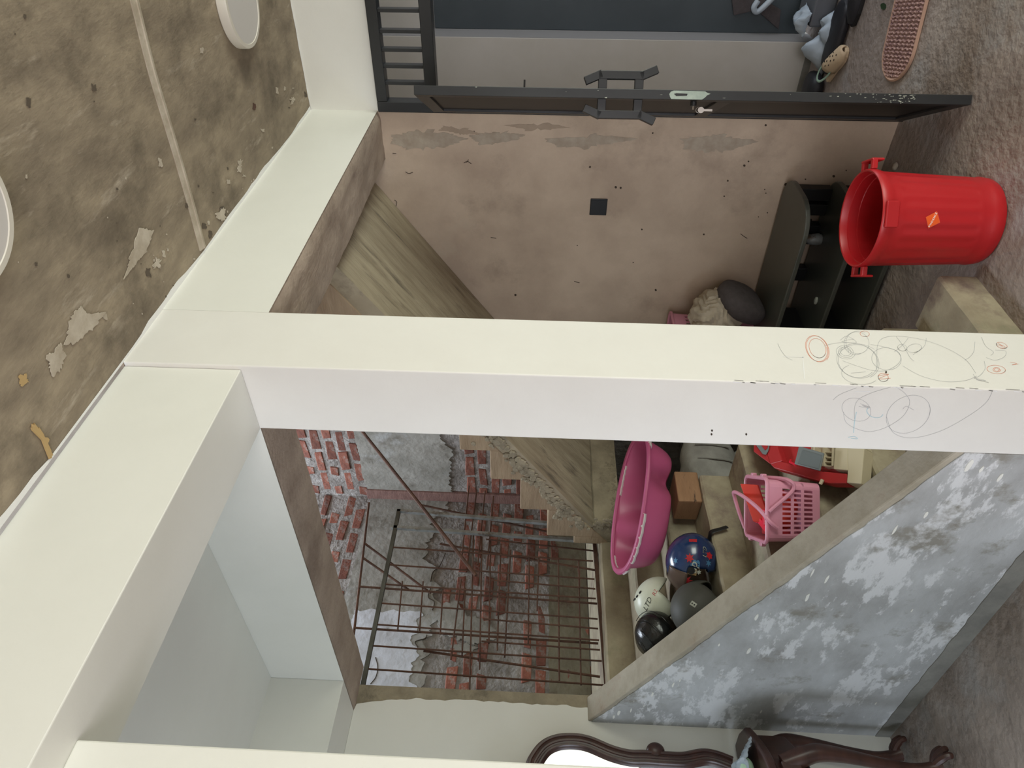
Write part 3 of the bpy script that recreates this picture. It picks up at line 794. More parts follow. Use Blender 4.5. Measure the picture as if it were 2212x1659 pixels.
# ------------------------------------------------------------------ black steel door
dfr = struct(MB().box(XD - 0.045, XD + 0.03, -0.062, -0.008, 0, 2.726).build('door_1', black_steel, bevel=0.004), 'open black steel double door with barred transom')
MB().box(XD - 0.045, XD + 0.03, -1.22, -0.062, 2.672, 2.726).build('head_rail', black_steel2, dfr, bevel=0.003)
MB().box(XD - 0.045, XD + 0.03, -1.16, -0.062, 2.408, 2.468).build('transom_rail', black_steel2, dfr, bevel=0.003)
MB().box(XD - 0.045, XD + 0.03, -1.22, -1.16, 0, 2.672).build('jamb', black_steel2, dfr, bevel=0.003)
for y in (-0.152, -0.234, -0.312, -0.398, -0.491, -0.58, -0.67, -0.76, -0.85, -0.94, -1.03):
    MB().box(XD - 0.03, XD + 0.008, y - 0.0085, y + 0.0085, 2.466, 2.674).build('transom_bar', black_steel2, dfr, bevel=0.002)
# leaf, swung into the room
E0 = Vector((2.098, -0.036, 0)); E1 = Vector((1.573, -0.299, 0)); LE = (E1 - E0).length
e = (E1 - E0).normalized(); nn = Vector((-e.y, e.x, 0));  nn = nn if nn.y > 0 else -nn; zz = Vector((0, 0, 1))
T = 0.020; LZ0 = 0.012; LZ1 = 2.428
leaf = MB()
for a0, a1, z0, z1 in ((0, 0.05, LZ0, LZ1), (LE - 0.05, LE, LZ0, LZ1), (0.05, LE - 0.05, LZ0, LZ0 + 0.06), (0.05, LE - 0.05, LZ1 - 0.06, LZ1), (0.05, LE - 0.05, 1.02, 1.08)):
    leaf.obox(E0 + e * ((a0 + a1) / 2) + zz * ((z0 + z1) / 2), e, nn, zz, (a1 - a0) / 2, T, (z1 - z0) / 2)
leafo = leaf.build('leaf', black_steel, dfr, bevel=0.002)
MB().obox(E0 + e * (LE / 2) + zz * 1.22, e, nn, zz, LE / 2 - 0.04, 0.009, 1.17).build('sheet_panel', black_sheet, leafo)
# ledge strip along the leaf foot and hinge knuckles
for z in (0.35, 1.25, 2.15): MB().tube([E0 + nn * 0.0 - e * 0.012 + zz * (z - 0.05), E0 - e * 0.012 + zz * (z + 0.05)], 0.012, 10).build('hinge', black_steel2, leafo, smooth=True)
for sgn in (1, -1):
    h = MB(); b0 = E0 + e * (LE - 0.045)
    off = nn * sgn * (T + 0.062)
    for z in (1.595, 1.435): h.obox(b0 + nn * sgn * (T + 0.03) + zz * z, e, nn, zz, 0.014, 0.032, 0.019)
    h.obox(b0 + off + zz * 1.515, e, nn, zz, 0.016, 0.017, 0.100)
    for zc, s2 in ((1.635, 1), (1.395, -1)):
        dv = (zz * s2 * 0.9 - nn * sgn * s2 * 0.34 * (1 if s2 > 0 else -1) * (1 if s2 > 0 else 1)).normalized()
        tilt = -1 if s2 > 0 else 1
        dv = (zz * s2 + nn * sgn * 0.42 * (1 if s2 < 0 else -1)).normalized()
        c = b0 + off + zz * (1.515 + s2 * 0.095) + dv * 0.028
        h.obox(c, e, dv.cross(e).normalized(), dv, 0.016, 0.017, 0.040)
    h.build('pull_handle', black_steel2, leafo, bevel=0.002)
# filler over the lock cut-out, lock slot, key
fe = E0 + e * (LE + 0.0006)
def onedge(x, y): 
    u_ = (x - 1443) / 87.0; v_ = (y - 208) / 20.0
    return fe + zz * (1.306 - u_ * 0.176) + nn * (v_ * 0.0385)
fp = [(1443, 207), (1446, 202), (1452, 199.5), (1480, 199.5), (1519, 200), (1524, 203), (1531, 205), (1524, 208.5), (1520, 213), (1514, 217.5), (1480, 217.8), (1448, 217.5), (1445, 213)]
MB().slab([onedge(x, y) for x, y in fp], e, 0.0015).build('filler_patch', putty_m, leafo)
fe = fe + e * 0.0016
MB().slab([onedge(x, y) for x, y in ((1453, 206.5), (1458, 205), (1474, 205.5), (1482, 205.8), (1481, 210), (1470, 210.5), (1458, 211))], e, 0.0008).build('lock_slot', black_steel2, leafo)
kp = E0 + e * (LE - 0.04) + nn * (T + 0.002) + zz * 1.19
MB().tube([kp, kp + nn * 0.018], 0.014, 14).build('lock_cylinder', black_steel2, leafo, smooth=True)
MB().tube([kp + nn * 0.018, kp + nn * 0.032], 0.004, 8).build('lock_key', metal_m, leafo)
key = thing('door_key', kp + nn * 0.034 + zz * -0.06, 'small brass grey key hanging from the black door lock', 'key')
kk = kp + nn * 0.034 + zz * -0.035
MB().slab([kk + (nn * math.cos(a) * 0.013 + zz * math.sin(a) * 0.014) for a in [2 * math.pi * j / 12 for j in range(12)]], e, 0.003).build('bow', metal_m, key)
MB().obox(kk - zz * 0.030, e, nn, zz, 0.002, 0.0045, 0.020).build('blade', metal_m, key)
MB().tube([kk + zz * 0.010 + nn * 0.012 * math.cos(a) + zz * 0.012 * math.sin(a) for a in [2 * math.pi * j / 12 for j in range(12)]], 0.0012, 5, closed=True).build('ring', metal_m, key)
# latch pin on the leaf edge, nicks of bare metal
MB().tube([E0 + e * (LE - 0.03) - nn * T + zz * 1.94, E0 + e * (LE - 0.03) - nn * (T + 0.035) + zz * 1.94], 0.004, 8).build('bolt_pin', black_steel2, leafo)
rn = random.Random(9)
for i in range(56):
    z = 0.25 + abs(rn.gauss(0, 0.14)) if i < 48 else 0.4 + rn.random() * 2.0
    a = (rn.random() - .5) * 0.036; w = 0.0006 + rn.random() * 0.0018; hh = 0.001 + rn.random() * 0.006
    c = E0 + e * (LE + 0.0003) + nn * a + zz * z
    MB().slab([c - nn * w - zz * hh, c + nn * w - zz * hh * .6, c + nn * w * .6 + zz * hh, c - nn * w * .5 + zz * hh * .7], e, 0.0005).build('paint_nick', metal_m if 0 else grey_pr, leafo)

# wall socket plate
so = MB().box(XD - 0.008, XD - 0.0005, 0.474, 0.576, 1.470, 1.567).build('switch_plate', black_pl, bevel=0.003)
tag(so, 'square black blank switch plate on the bare cement wall', 'switch plate')
so2 = MB().box(XD - 0.0095, XD - 0.008, 0.482, 0.568, 1.478, 1.559).build('cover', black_pl, so)

# ------------------------------------------------------------------ round ceiling lamps
def lamp(cx, cy, r, label):
    t = thing('ceiling_lamp', (cx, cy, H), label, 'ceiling lamp', 'round ceiling lamps')
    MB().lathe([(r * .98, H - 0.0005), (r, H - 0.004), (r, H - 0.034), (r * .985, H - 0.040), (r * .90, H - 0.041), (r * .89, H - 0.038)], 64, (cx, cy, 0)).build('ring', lamp_w, t, smooth=True)
    MB().lathe([(r * .895, H - 0.0385), (r * .6, H - 0.0392), (0.001, H - 0.0395)], 64, (cx, cy, 0)).build('diffuser', lamp_d, t, smooth=True)
    return t
lamp(1.455, -0.669, 0.172, 'round white ceiling lamp nearer the black door')
lamp(-0.322, -0.656, 0.172, 'round white ceiling lamp at the left edge of the photo')


def onp(x, y, p0, n):
    """point of the plane (p0, n) that shows at pixel (x, y)"""
    uu = 1659 - y - 829.5; vv = x - 1106
    d = FWD * FPX + RGT * uu - UPV * vv
    n = Vector(n)
    return CAM + d * ((Vector(p0) - CAM).dot(n) / d.dot(n))


def text2d(body, size, shear=0.0, bold=0.0, space=1.0):
    cu = bpy.data.curves.new('lettering', 'FONT'); cu.body = body; cu.size = size; cu.align_x = 'CENTER'; cu.align_y = 'CENTER'; cu.shear = shear
    cu.resolution_u = 3; cu.offset = bold; cu.space_character = space
    ob = bpy.data.objects.new('lettering', cu); COL.objects.link(ob)
    dg = bpy.context.evaluated_depsgraph_get()
    me = bpy.data.meshes.new_from_object(ob.evaluated_get(dg))
    vs = [v.co.copy() for v in me.vertices]; fs = [tuple(p.vertices) for p in me.polygons]
    bpy.data.objects.remove(ob); bpy.data.curves.remove(cu); bpy.data.meshes.remove(me)
    return vs, fs


# ------------------------------------------------------------------ red bin
bc = Vector((1.171, 0.066, 0))
HB = 0.50; rb = 0.176; rt = 0.197
A0 = math.atan2(CAM.y - bc.y, CAM.x - bc.x)
rad = lambda z: rb + (rt - rb) * z / HB
def bmod(a, z):
    if 0.10 < z < 0.42:
        s = math.cos(a * 22)
        return 1 - 0.016 * max(0, min(1, (s - 0.2) * 4)) * min(1, (z - 0.10) / 0.02, (0.42 - z) / 0.02)
    return 1
binr = thing('rubbish_bin', bc, 'tall red plastic bin with an orange diamond sticker', 'bin')
prof = [(0.0, 0.012), (rb * .9, 0.012), (rb * .97, 0.002), (rb, 0.012), (rad(.045) + .003, 0.045), (rad(.05), 0.052)]
prof += [(rad(z), z) for z in (0.09, 0.10, 0.11, 0.12, 0.2, 0.3, 0.38, 0.40, 0.41, 0.42, 0.44)]
prof += [(rt + 0.001, 0.455), (rt + 0.006, 0.47), (rt + 0.006, HB - 0.006), (rt + .002, HB), (rt - 0.004, HB - 0.002), (rt - 0.007, HB - 0.012), (rt - 0.010, HB - 0.03), (rt - 0.014, HB - 0.032), (rt - 0.016, 0.43), (rt - 0.019, 0.428)]
prof += [(rad(z) - 0.012, z) for z in (0.36, 0.2, 0.05)] + [(rb * .9, 0.022), (0.0, 0.022)]
MB().lathe(prof, 132, bc, bmod).build('body', red_pl, binr, smooth=True)
for q in (0, 1, 3):
    a = A0 + 0.10 + q * math.pi / 2
    er = Vector((math.cos(a), math.sin(a), 0)); et = Vector((-math.sin(a), math.cos(a), 0))
    h = MB(); c = bc + er * (rt + 0.004)
    w = 0.052
    ex_ = 0.010 if q == 0 else 0.036
    for s in (-1, 1): h.obox(c + er * ex_ / 2 + et * s * (w - 0.010) + zz * (HB - 0.020), er, et, zz, ex_ / 2 + .003, 0.010, 0.012)
    h.obox(c + er * (ex_ + .001) + zz * (HB - 0.032), er, et, zz, 0.005, w, 0.026)
    h.build('handle', red_pl, binr, bevel=0.005, bseg=3)
def bsurf(s, z, o=0.0012):
    a = A0 + 0.015 + s / rad(z); r = rad(z) + o
    return bc + Vector((math.cos(a) * r, math.sin(a) * r, z))
# s grows to the right as one faces the bin
bc_z = 0.297
dm = [(0.022, -0.022), (0.0, 0.026), (-0.026, 0.005), (-0.004, -0.030)]
dm = [(0.028, -0.020), (0.006, 0.026), (-0.030, 0.014), (-0.012, -0.033)]
cr = [Vector((0.031, -0.011)), Vector((0.009, 0.028)), Vector((-0.031, 0.011)), Vector((-0.009, -0.028))]
mb = MB()
def quad(u, v, k):
    p = cr[2].lerp(cr[1], u).lerp(cr[3].lerp(cr[0], u), v) * k
    return p
mb.grid(lambda u, v: bsurf(quad(u, v, 1.08).x, bc_z + quad(u, v, 1.08).y, 0.0010), 7, 7).build('sticker', sticker_edge, binr)
mb = MB(); mb.grid(lambda u, v: bsurf(quad(u, v, 1).x, bc_z + quad(u, v, 1).y, 0.0016), 7, 7).build('sticker', orange_m, binr)
vs, fs = text2d('PHOENIX', 0.0105, bold=0.0004, space=1.35)
sx = 0.060 / (max(v.x for v in vs) - min(v.x for v in vs))
ca, sa = math.cos(-0.36), math.sin(-0.36)
pts = []
for v in vs:
    X_ = v.x * sx; Y_ = v.y
    pts.append(bsurf(X_ * ca - Y_ * sa, bc_z + X_ * sa + Y_ * ca, 0.0022))
MB().add(pts, fs).build('lettering', white_pr, binr)

# ------------------------------------------------------------------ dark shelf rack under the upper flight
rack = thing('shoe_rack', (1.92, 0.9, 0), 'low black shelf rack with rounded boards under the stairs', 'rack')
def board(z, x0, x1, y0, y1, r, th):
    pl = []
    for cx, cy, a0 in ((x0 + r, y0 + r, math.pi), (x1 - r * .75, y0 + r * .75, 1.5 * math.pi)):
        rr = r if a0 == math.pi else r * .75
        pl += [(cx + rr * math.cos(a0 + math.pi / 2 * i / 8), cy + rr * math.sin(a0 + math.pi / 2 * i / 8)) for i in range(9)]
    pl += [(x1, y1), (x0, y1)]
    return MB().prism(pl, 'Z', z - th, z)
for z in (0.505, 0.262, 0.045):
    board(z, 1.665, 2.125, 0.285, 1.70, 0.17, 0.026).build('shelf_board', rack_m, rack, bevel=0.006)
for z0, z1 in ((0.262, 0.479), (0.045, 0.236)):
    for ya, yb in ((0.345, 0.415), (0.437, 0.503), (0.565, 0.685), (0.845, 0.93), (1.25, 1.33), (1.60, 1.68)):
        MB().box(2.055, 2.115, ya, yb, z0, z1).build('post', rackpost_m, rack, bevel=0.004)
    MB().box(1.72, 2.05, 1.12, 1.145, z0, z1).build('divider', rackpost_m, rack)
for y in (0.44, 0.80, 1.25, 1.62): MB().box(1.78, 2.08, y - 0.02, y + 0.02, 0.0, 0.02).build('foot', rackpost_m, rack)
tag(MB().blob((1.80, 0.90, 0.269), 0.016, 0.022, 0.008, 8, 5, amp=.3).build('paper_scrap', grey_pr), 'small crumpled white paper scrap on the middle black shelf board', 'paper scrap')
tag(MB().lathe([(0.0, 0), (0.03, 0), (0.034, 0.02), (0.030, 0.06), (0.018, 0.08), (0.0, 0.082)], 16, (2.01, 0.625, 0.2625)).build('round_tin', grey_steel, smooth=True), 'small round grey tin on the middle black shelf', 'tin')

# pile on the top board
pil = MB()
Mp = Matrix.Rotation(0.55, 3, 'X') @ Matrix.Rotation(-0.35, 3, 'Y')
pil.blob((1.895, 0.985, 0.655), 0.15, 0.075, 0.155, 28, 16, amp=0.06, fr=5, p=2.6, M=Mp)
tag(pil.build('cushion', pillow_m, smooth=True), 'charcoal grey cushion slumped on the black shelf rack', 'cushion')
clo = MB()
def cl(u, v):
    th = math.pi * (v - .5); ph = 2 * math.pi * u
    q = Vector((math.cos(th) * math.cos(ph) * 0.15, math.cos(th) * math.sin(ph) * 0.145, math.sin(th) * 0.150))
    k = 1 + 0.16 * abs(noise.noise(q * 11)) + 0.10 * math.sin(q.z * 70 + 18 * noise.noise(q * 9)) * .6 + 0.07 * noise.noise(q * 26)
    return Vector((1.90, 1.085, 0.775)) + q * k
clo.grid(cl, 72, 44, wrap=True)
tag(clo.build('cloth', cloth_m, smooth=True), 'crumpled beige cloth heaped beside the charcoal cushion', 'cloth')


def slot_basket(root, c, ex, ey, wx, wy, h, taper, m, nx, ny, rows, z0, z1, rimr=0.010):
    """open basket with slotted sides; ex, ey unit vectors, c = centre of the base"""
    c = Vector(c); ex = Vector(ex); ey = Vector(ey); up = Vector((0, 0, 1))
    def P(s, t, z, k=1.0):
        g = 1 - taper * (1 - z / h)
        return c + ex * (s * wx / 2 * g * k) + ey * (t * wy / 2 * g * k) + up * z
    rc = 0.22
    # corner posts and solid bands
    def ringpts(z, k=1.0, n=5):
        o = []
        for sx_, sy_, a0 in ((1, 1, 0), (-1, 1, math.pi / 2), (-1, -1, math.pi), (1, -1, 1.5 * math.pi)):
            for i in range(n):
                a = a0 + math.pi / 2 * i / (n - 1)
                o.append(P(sx_ * (1 - rc) + rc * math.cos(a), sy_ * (1 - rc * wx / wy) + rc * wx / wy * math.sin(a), z, k))
        return o
    b = MB()
    def band(za, zb):
        b.loft([ringpts(za), ringpts(zb)], caps=False)
    band(0.0, z0); band(z1, h)
    b.loft([[p for p in ringpts(0.002)], [c + (p - c) * 0.02 for p in ringpts(0.002)]], caps=False)
    gap = (z1 - z0) / rows
    for i in range(1, rows): band(z0 + gap * i - 0.006, z0 + gap * i + 0.006)
    def strut(s0, s1, fixed, side):
        f = (lambda s, z: P(s, fixed, z)) if side == 'y' else (lambda s, z: P(fixed, s, z))
        b.add([f(s0, z0 - .001), f(s1, z0 - .001), f(s1, z1 + .001), f(s0, z1 + .001)], [(0, 1, 2, 3)])
    for side, cnt in (('y', nx), ('x', ny)):
        lim = 1 - (rc if side == 'y' else rc * wx / wy)
        for fixed in (-1, 1):
            for i in range(cnt + 1):
                s = -lim + 2 * lim * i / cnt; w_ = lim / cnt * 0.42
                strut(s - w_, s + w_, fixed, side)
    # rounded corner posts
    n = 5
    ra, rb_ = ringpts(z0 - .001), ringpts(z1 + .001)
    for k in range(4):
        b.loft([ra[k * n:(k + 1) * n], rb_[k * n:(k + 1) * n]], caps=False, closed=False)
    body = b.build('body', m, root, solid=0.004, smooth=False)
    MB().tube(ringpts(h, 1.03), rimr, 8, closed=True).build('rim', m, root, smooth=True)
    return P


lb = thing('laundry_basket', (1.92, 1.36, 0.506), 'pale pink slotted basket behind the heaped beige cloth', 'basket')
slot_basket(lb, (1.92, 1.365, 0.507), (1, 0, 0), (0, 1, 0), 0.36, 0.32, 0.50, 0.12, pink2_m, 8, 7, 3, 0.12, 0.42)

# ------------------------------------------------------------------ sacks below the landing
for i, (c, r, lab) in enumerate([((1.50, 2.06, 0.30), (0.20, 0.17, 0.30), 'grey woven sack standing on the floor under the landing'), ((1.52, 2.02, 0.715), (0.24, 0.16, 0.175), 'pale grey folded sack piled on top of another sack')]):
    s = MB(); s.blob(c, *r, 36, 22, amp=0.10, fr=6, p=3.0)
    o = s.build('sack', sack_m, smooth=True); tag(o, lab, 'sack', 'sacks under the landing')
    for dx in (-0.09, 0.03, 0.10):
        MB().tube(spline([(c[0] + dx, c[1] - r[1] * 1.0 - .004, c[2] - r[2] * .6), (c[0] + dx + .01, c[1] - r[1] * 1.05 - .006, c[2]), (c[0] + dx + .03, c[1] - r[1] * .98, c[2] + r[2] * .6)], 5), 0.006, 6).build('fold', sack_m, o, smooth=True)

# ------------------------------------------------------------------ pink tub on the steps
ta = Vector((-0.86, 0.46, 0.15)).normalized(); tb = Vector((0.47, 0.82, 0.24)); tb = (tb - ta * tb.dot(ta)).normalized(); tn = ta.cross(tb)
if tn.z < 0: tn = -tn
tc0 = Vector((0.885, 1.625, 1.315))
tub = thing('bath_tub', tc0 - tn * 0.19, 'large pink oval baby bath standing on the steps', 'bath tub')
TA, TB = 0.365, 0.200
def se(x, q): return math.copysign(abs(x) ** (2 / q), x)
def tring(dep, k, n=64, q=2.4, feet=0.0):
    o = []
    for i in range(n):
        a = 2 * math.pi * i / n
        x = TA * se(math.cos(a), q) * k; y = TB * se(math.sin(a), q) * k
        g = math.exp(-((x / TA + 0.36) / 0.17) ** 2) if y < 0 else math.exp(-((x / TA - 0.3) / 0.2) ** 2)
        y *= 1 - 0.62 * g * min(1, feet * 1.15)
        o.append(tc0 + ta * x + tb * y - tn * dep)
    return o
mb = MB()
lev = [(0.0, 1.0), (0.02, 0.975), (0.05, 0.95), (0.09, 0.92), (0.12, 0.89), (0.145, 0.855), (0.16, 0.82), (0.168, 0.76)]
mb.loft([tring(d, k, 96, feet=d / 0.168) for d, k in lev], caps=False)
mb.add(tring(0.168, 0.76, 96, feet=1), [tuple(range(96))])
mb.build('body', pink_m, tub, smooth=True, solid=0.006)
MB().tube([p for p in tring(0.002, 1.03)], 0.016, 8, closed=True, flat=0.75, up=tn).build('rim', pink_m, tub, smooth=True)
for a0, a1 in ((3.55, 3.95), (4.9, 5.75), (5.98, 6.20), (0.25, 0.75), (1.7, 2.2)):
    arc = [tc0 + ta * (TA * 1.03 * se(math.cos(a0 + (a1 - a0) * i / 10), 2.4)) + tb * (TB * 1.03 * se(math.sin(a0 + (a1 - a0) * i / 10), 2.4)) - tn * (0.006 + (.003 if i % 2 else 0)) for i in range(11)]
    MB().tube(arc, 0.0185, 8, flat=0.72, up=tn).build('rubber_grip', grip_m, tub, smooth=True)
# foothold tray inside the tub
MB().slab([tc0 + ta * (TA * .55 * math.cos(a) + .04) + tb * (TB * .35 * math.sin(a)) - tn * 0.155 for a in [2 * math.pi * j / 28 for j in range(28)]], tn, 0.02).build('inner_seat', pink_m, tub, bevel=0.006)

# wooden block under the tub
wb = MB().obox((0.945, 1.628, 1.0075), (math.cos(.06), -math.sin(.06), 0), (math.sin(.06), math.cos(.06), 0), (0, 0, 1), 0.100, 0.085, 0.064).build('wood_block', wood_m, bevel=0.008)
tag(wb, 'scorched square timber block propping up the pink tub', 'wood block')

# ------------------------------------------------------------------ helmets
def helmet(name, c, r, fwd, roll, label, m_shell, visor=False, slots=False, open_face=True):
    f3 = Vector(fwd).normalized(); up = Vector((0, 0, 1)); up = (up - f3 * up.dot(f3)).normalized(); lf = up.cross(f3)
    M = Matrix((f3, lf, up)).transposed() @ Matrix.Rotation(roll, 3, 'X')
    t = thing(name, c, label, 'helmet', 'helmets on the stairs', M)
    nu, nv = 48, 26
    def pt(th, ph, k=1.0):
        x = math.cos(th) * math.cos(ph) * 1.10; y = math.cos(th) * math.sin(ph) * 0.94; z = math.sin(th)
        if z < 0: 
            x *= 1 + 0.10 * z; y *= 1 + 0.14 * z
        return Vector((x, y, z)) * r * k
    vs = []; fs = []
    lo = -0.86
    for j in range(nv + 1):
        th = lo + (math.pi / 2 - lo) * j / nv
        for i in range(nu): vs.append(pt(th, 2 * math.pi * i / nu))
    for j in range(nv):
        th = lo + (math.pi / 2 - lo) * (j + .5) / nv
        for i in range(nu):
            ph = 2 * math.pi * (i + .5) / nu
            p = pt(th, ph)
            if open_face and p.x > r * 0.18 and p.z < r * 0.30 and abs(p.y) < r * 1.2: continue
            i2 = (i + 1) % nu
            fs.append((j * nu + i, j * nu + i2, (j + 1) * nu + i2, (j + 1) * nu + i))
    mb = MB().add(vs, fs)
    sh = mb.build('shell', m_shell, t, smooth=True, local=True, solid=0.010)
    mb = MB(); mb.add([v * 0.90 for v in vs], fs); mb.build('lining', lining_m, t, smooth=True, local=True)
    # edge trim round the neck
    MB().tube([pt(lo, 2 * math.pi * i / nu, 1.005) for i in range(nu) if not (open_face and pt(lo, 2 * math.pi * i / nu).x > r * 0.18)], 0.006, 6).build('edge_trim', black_pl, t, smooth=True, local=True)
    if visor:
        mb = MB(); mb.grid(lambda u, v: pt(0.25 + v * 0.75, -1.25 + u * 2.5, 1.10), 28, 10)
        mb.build('visor', visor_m, t, smooth=True, local=True, solid=0.003)
        for s in (-1, 1): MB().tube([pt(0.15, s * 1.35, 1.0), pt(0.15, s * 1.35, 1.11)], 0.018, 14).build('visor_pivot', black_pl, t, smooth=True, local=True)
    if slots:
        for ph in (2.2, 2.6, 3.0, 3.4, 3.8, 4.2):
            MB().tube([pt(0.95, ph - .10, 1.035), pt(0.95, ph, 1.040), pt(0.95, ph + .10, 1.035)], 0.006, 6).build('vent_slot', black_pr, t, local=True)
    return t, pt, M


def decal(t, pt, name, m, th0, ph0, shape, k=1.047):
    """shape: closed 2-d outline in radians (ph, th) laid on the shell"""
    n = len(shape); cx = sum(s[0] for s in shape) / n; cy = sum(s[1] for s in shape) / n
    vs = [pt(th0 + cy, ph0 + cx, k)] + [pt(th0 + b, ph0 + a / max(.25, math.cos(th0)), k) for a, b in shape]
    MB().add(vs, [(0, i + 1, (i + 1) % n + 1) for i in range(n)]).build(name, m, t, local=True, smooth=True)


def hdec_text(t, pt, body, size, m, th0, ph0, rot, r, shear=0.25, k=1.053):
    vs, fs = text2d(body, size, shear); c, s = math.cos(rot), math.sin(rot)
    out = []
    for v in vs:
        x = v.x * c - v.y * s; y = v.x * s + v.y * c
        th = th0 + y / r; out.append(pt(th, ph0 + x / r / max(.3, math.cos(th0)), k))
    MB().add(out, fs).build('lettering', m, t, local=True)


# the visible side of each helmet is the one turned to the camera
def side_angles(c, M):
    d = M.transposed() @ (CAM - Vector(c)).normalized()
    return math.asin(d.z), math.atan2(d.y, d.x)


cB = Vector((0.500, 1.612, 1.036))
tB, ptB, MB_ = helmet('motorcycle_helmet', cB, 0.128, (-0.75, 0.62, 0.10), 0.10, 'blue helmet with red and light blue graphics on the steps', blue_h, visor=True)
th0, ph0 = side_angles(cB, MB_)
box_ = lambda w, h: [(-w, -h), (w, -h), (w, h), (-w, h)]
star = lambda r0, r1, n: [((r0 if i % 2 else r1) * math.cos(math.pi * i / n), (r0 if i % 2 else r1) * math.sin(math.pi * i / n)) for i in range(2 * n)]
decal(tB, ptB, 'red_graphic', red_pr, th0 + .02, ph0 + .80, box_(.07, .14)); decal(tB, ptB, 'red_graphic', red_pr, th0 + .12, ph0 + .12, star(.09, .17, 7)); decal(tB, ptB, 'red_graphic', red_pr, th0 + .15, ph0 - .70, star(.12, .26, 10))
decal(tB, ptB, 'red_graphic', red_pr, th0 - .62, ph0 + .35, star(.10, .15, 6)); decal(tB, ptB, 'blue_graphic', lblue_pr, th0 - .14, ph0 - .02, [(-.11, -.12), (.05, -.12), (.11, -.06), (.11, .12), (-.03, .12), (-.03, .20), (-.11, .20)]); decal(tB, ptB, 'blue_graphic', lblue_pr, th0 - .60, ph0 + .05, star(.06, .13, 6))
decal(tB, ptB, 'blue_graphic', lblue_pr, th0 + .65, ph0 - .05, star(.05, .12, 6))
decal(tB, ptB, 'tan_graphic', tan_pr, th0 - .02, ph0 - .33, box_(.10, .16)); decal(tB, ptB, 'grey_graphic', grey_pr, th0 - .26, ph0 - .30, star(.05, .10, 6))
hdec_text(tB, ptB, 'up', 0.050, grey_pr, th0 - .05, ph0 - .18, 0.0, 0.128)
hdec_text(tB, ptB, 'LTD', 0.026, grey_pr, th0 - .42, ph0 + .42, 0.0, 0.128, k=1.050)
hdec_text(tB, ptB, 'LTD', 0.022, black_pr, th0 - .42, ph0 + .42, 0.0, 0.128, k=1.058)
MB().tube(spline([Vector((0.585, 1.575, 0.955)), Vector((0.600, 1.535, 0.952)), Vector((0.612, 1.508, 0.945)), Vector((0.625, 1.502, 0.905)), Vector((0.642, 1.500, 0.862))], 5), 0.015, 8, flat=0.18, up=(0, -0.6, .8)).build('chin_strap', black_pl, tB)

cW = Vector((0.445, 1.885, 1.178))
tW, ptW, MW_ = helmet('motorcycle_helmet', cW, 0.112, (0.72, -0.30, -0.62), 0.0, 'scuffed white helmet behind the blue helmet', white_h, slots=True)
th0, ph0 = side_angles(cW, MW_)
hdec_text(tW, ptW, 'LTD', 0.034, black_pr, th0 + .25, ph0 - .35, 0.25, 0.112); hdec_text(tW, ptW, 'R2', 0.026, red_pr, th0 + .30, ph0 + .22, 0.25, 0.112)

cD = Vector((0.272, 1.665, 1.024))
tD, ptD, MD_ = helmet('motorcycle_helmet', cD, 0.132, (0.66, 0.20, -0.72), 0.0, 'matt dark grey helmet against the sloping parapet', dark_h)
th0, ph0 = side_angles(cD, MD_)
decal(tD, ptD, 'emblem', grey_pr, th0 + .28, ph0 + .10, box_(.075, .10)); decal(tD, ptD, 'emblem', black_pr, th0 + .32, ph0 + .10, star(.02, .035, 5), 1.054); decal(tD, ptD, 'emblem', black_pr, th0 + .24, ph0 + .10, star(.02, .035, 5), 1.054)
cK = Vector((0.262, 1.905, 1.205))
tK = thing('bagged_helmet', cK - Vector((0, 0, .105)), 'helmet wrapped in a shiny black plastic bag by the parapet', 'helmet', 'helmets on the stairs')
mb = MB(); mb.blob(cK, 0.118, 0.120, 0.105, 48, 30, amp=0.05, fr=12); mb.build('bag', bagblk_m, tK, smooth=True)
for i in range(4):
    a = 2.7 + i * .8; p = [cK + Vector((math.cos(a + .2 * j) * 0.128 * math.cos(.2 * j), math.sin(a + .2 * j) * 0.128 * math.cos(.2 * j), 0.112 * math.sin(.2 * j))) for j in range(-3, 6)]
    MB().tube(spline(p, 3), 0.0018, 5).build('crease', bagblk_m, tK, smooth=True)

# ------------------------------------------------------------------ pink basket of toys
bx_ = Vector((0.190, -0.181, 0)).normalized(); by_ = Vector((0.70, 0.715, 0)).normalized(); by_ = (by_ - bx_ * by_.dot(bx_)).normalized()
bkc = Vector((0.437, 1.098, 0.630))
bk = thing('toy_basket', bkc, 'pale pink slotted toy basket with loose handles on the steps', 'basket')
Pb = slot_basket(bk, bkc, bx_, by_, 0.262, 0.290, 0.225, 0.10, pink2_m, 10, 10, 3, 0.030, 0.160, 0.009)
zt = Vector((0, 0, 1))
for s0, out in ((-1, True), (1, False)):
    if out:   # handle fallen to the front of the basket
        p = [Pb(-1.02, -0.3, .205), Pb(-1.06, -.75, .185), Pb(-.9, -1.10, .150), Pb(-.35, -1.14, .158), Pb(.35, -1.14, .150), Pb(.95, -1.12, .120), Pb(1.06, -.75, .16), Pb(1.02, -.3, .205)]
        p = [Pb(1.04, -0.2, .222), Pb(1.06, -1.06, .145), Pb(.75, -1.14, .120), Pb(.10, -1.12, .205), Pb(-.02, -1.10, .220)]
    else:
        p = [Pb(-.55, -1.12, .185), Pb(-.30, -1.10, .222), Pb(.05, -.72, .250), Pb(.35, .1, .275), Pb(.45, .85, .285), Pb(.25, 1.12, .272), Pb(-.3, 1.12, .250), Pb(-.8, 1.05, .228)]
    MB().tube(spline(p, 5), 0.0085, 8).build('handle', pink2_m, bk, smooth=True)
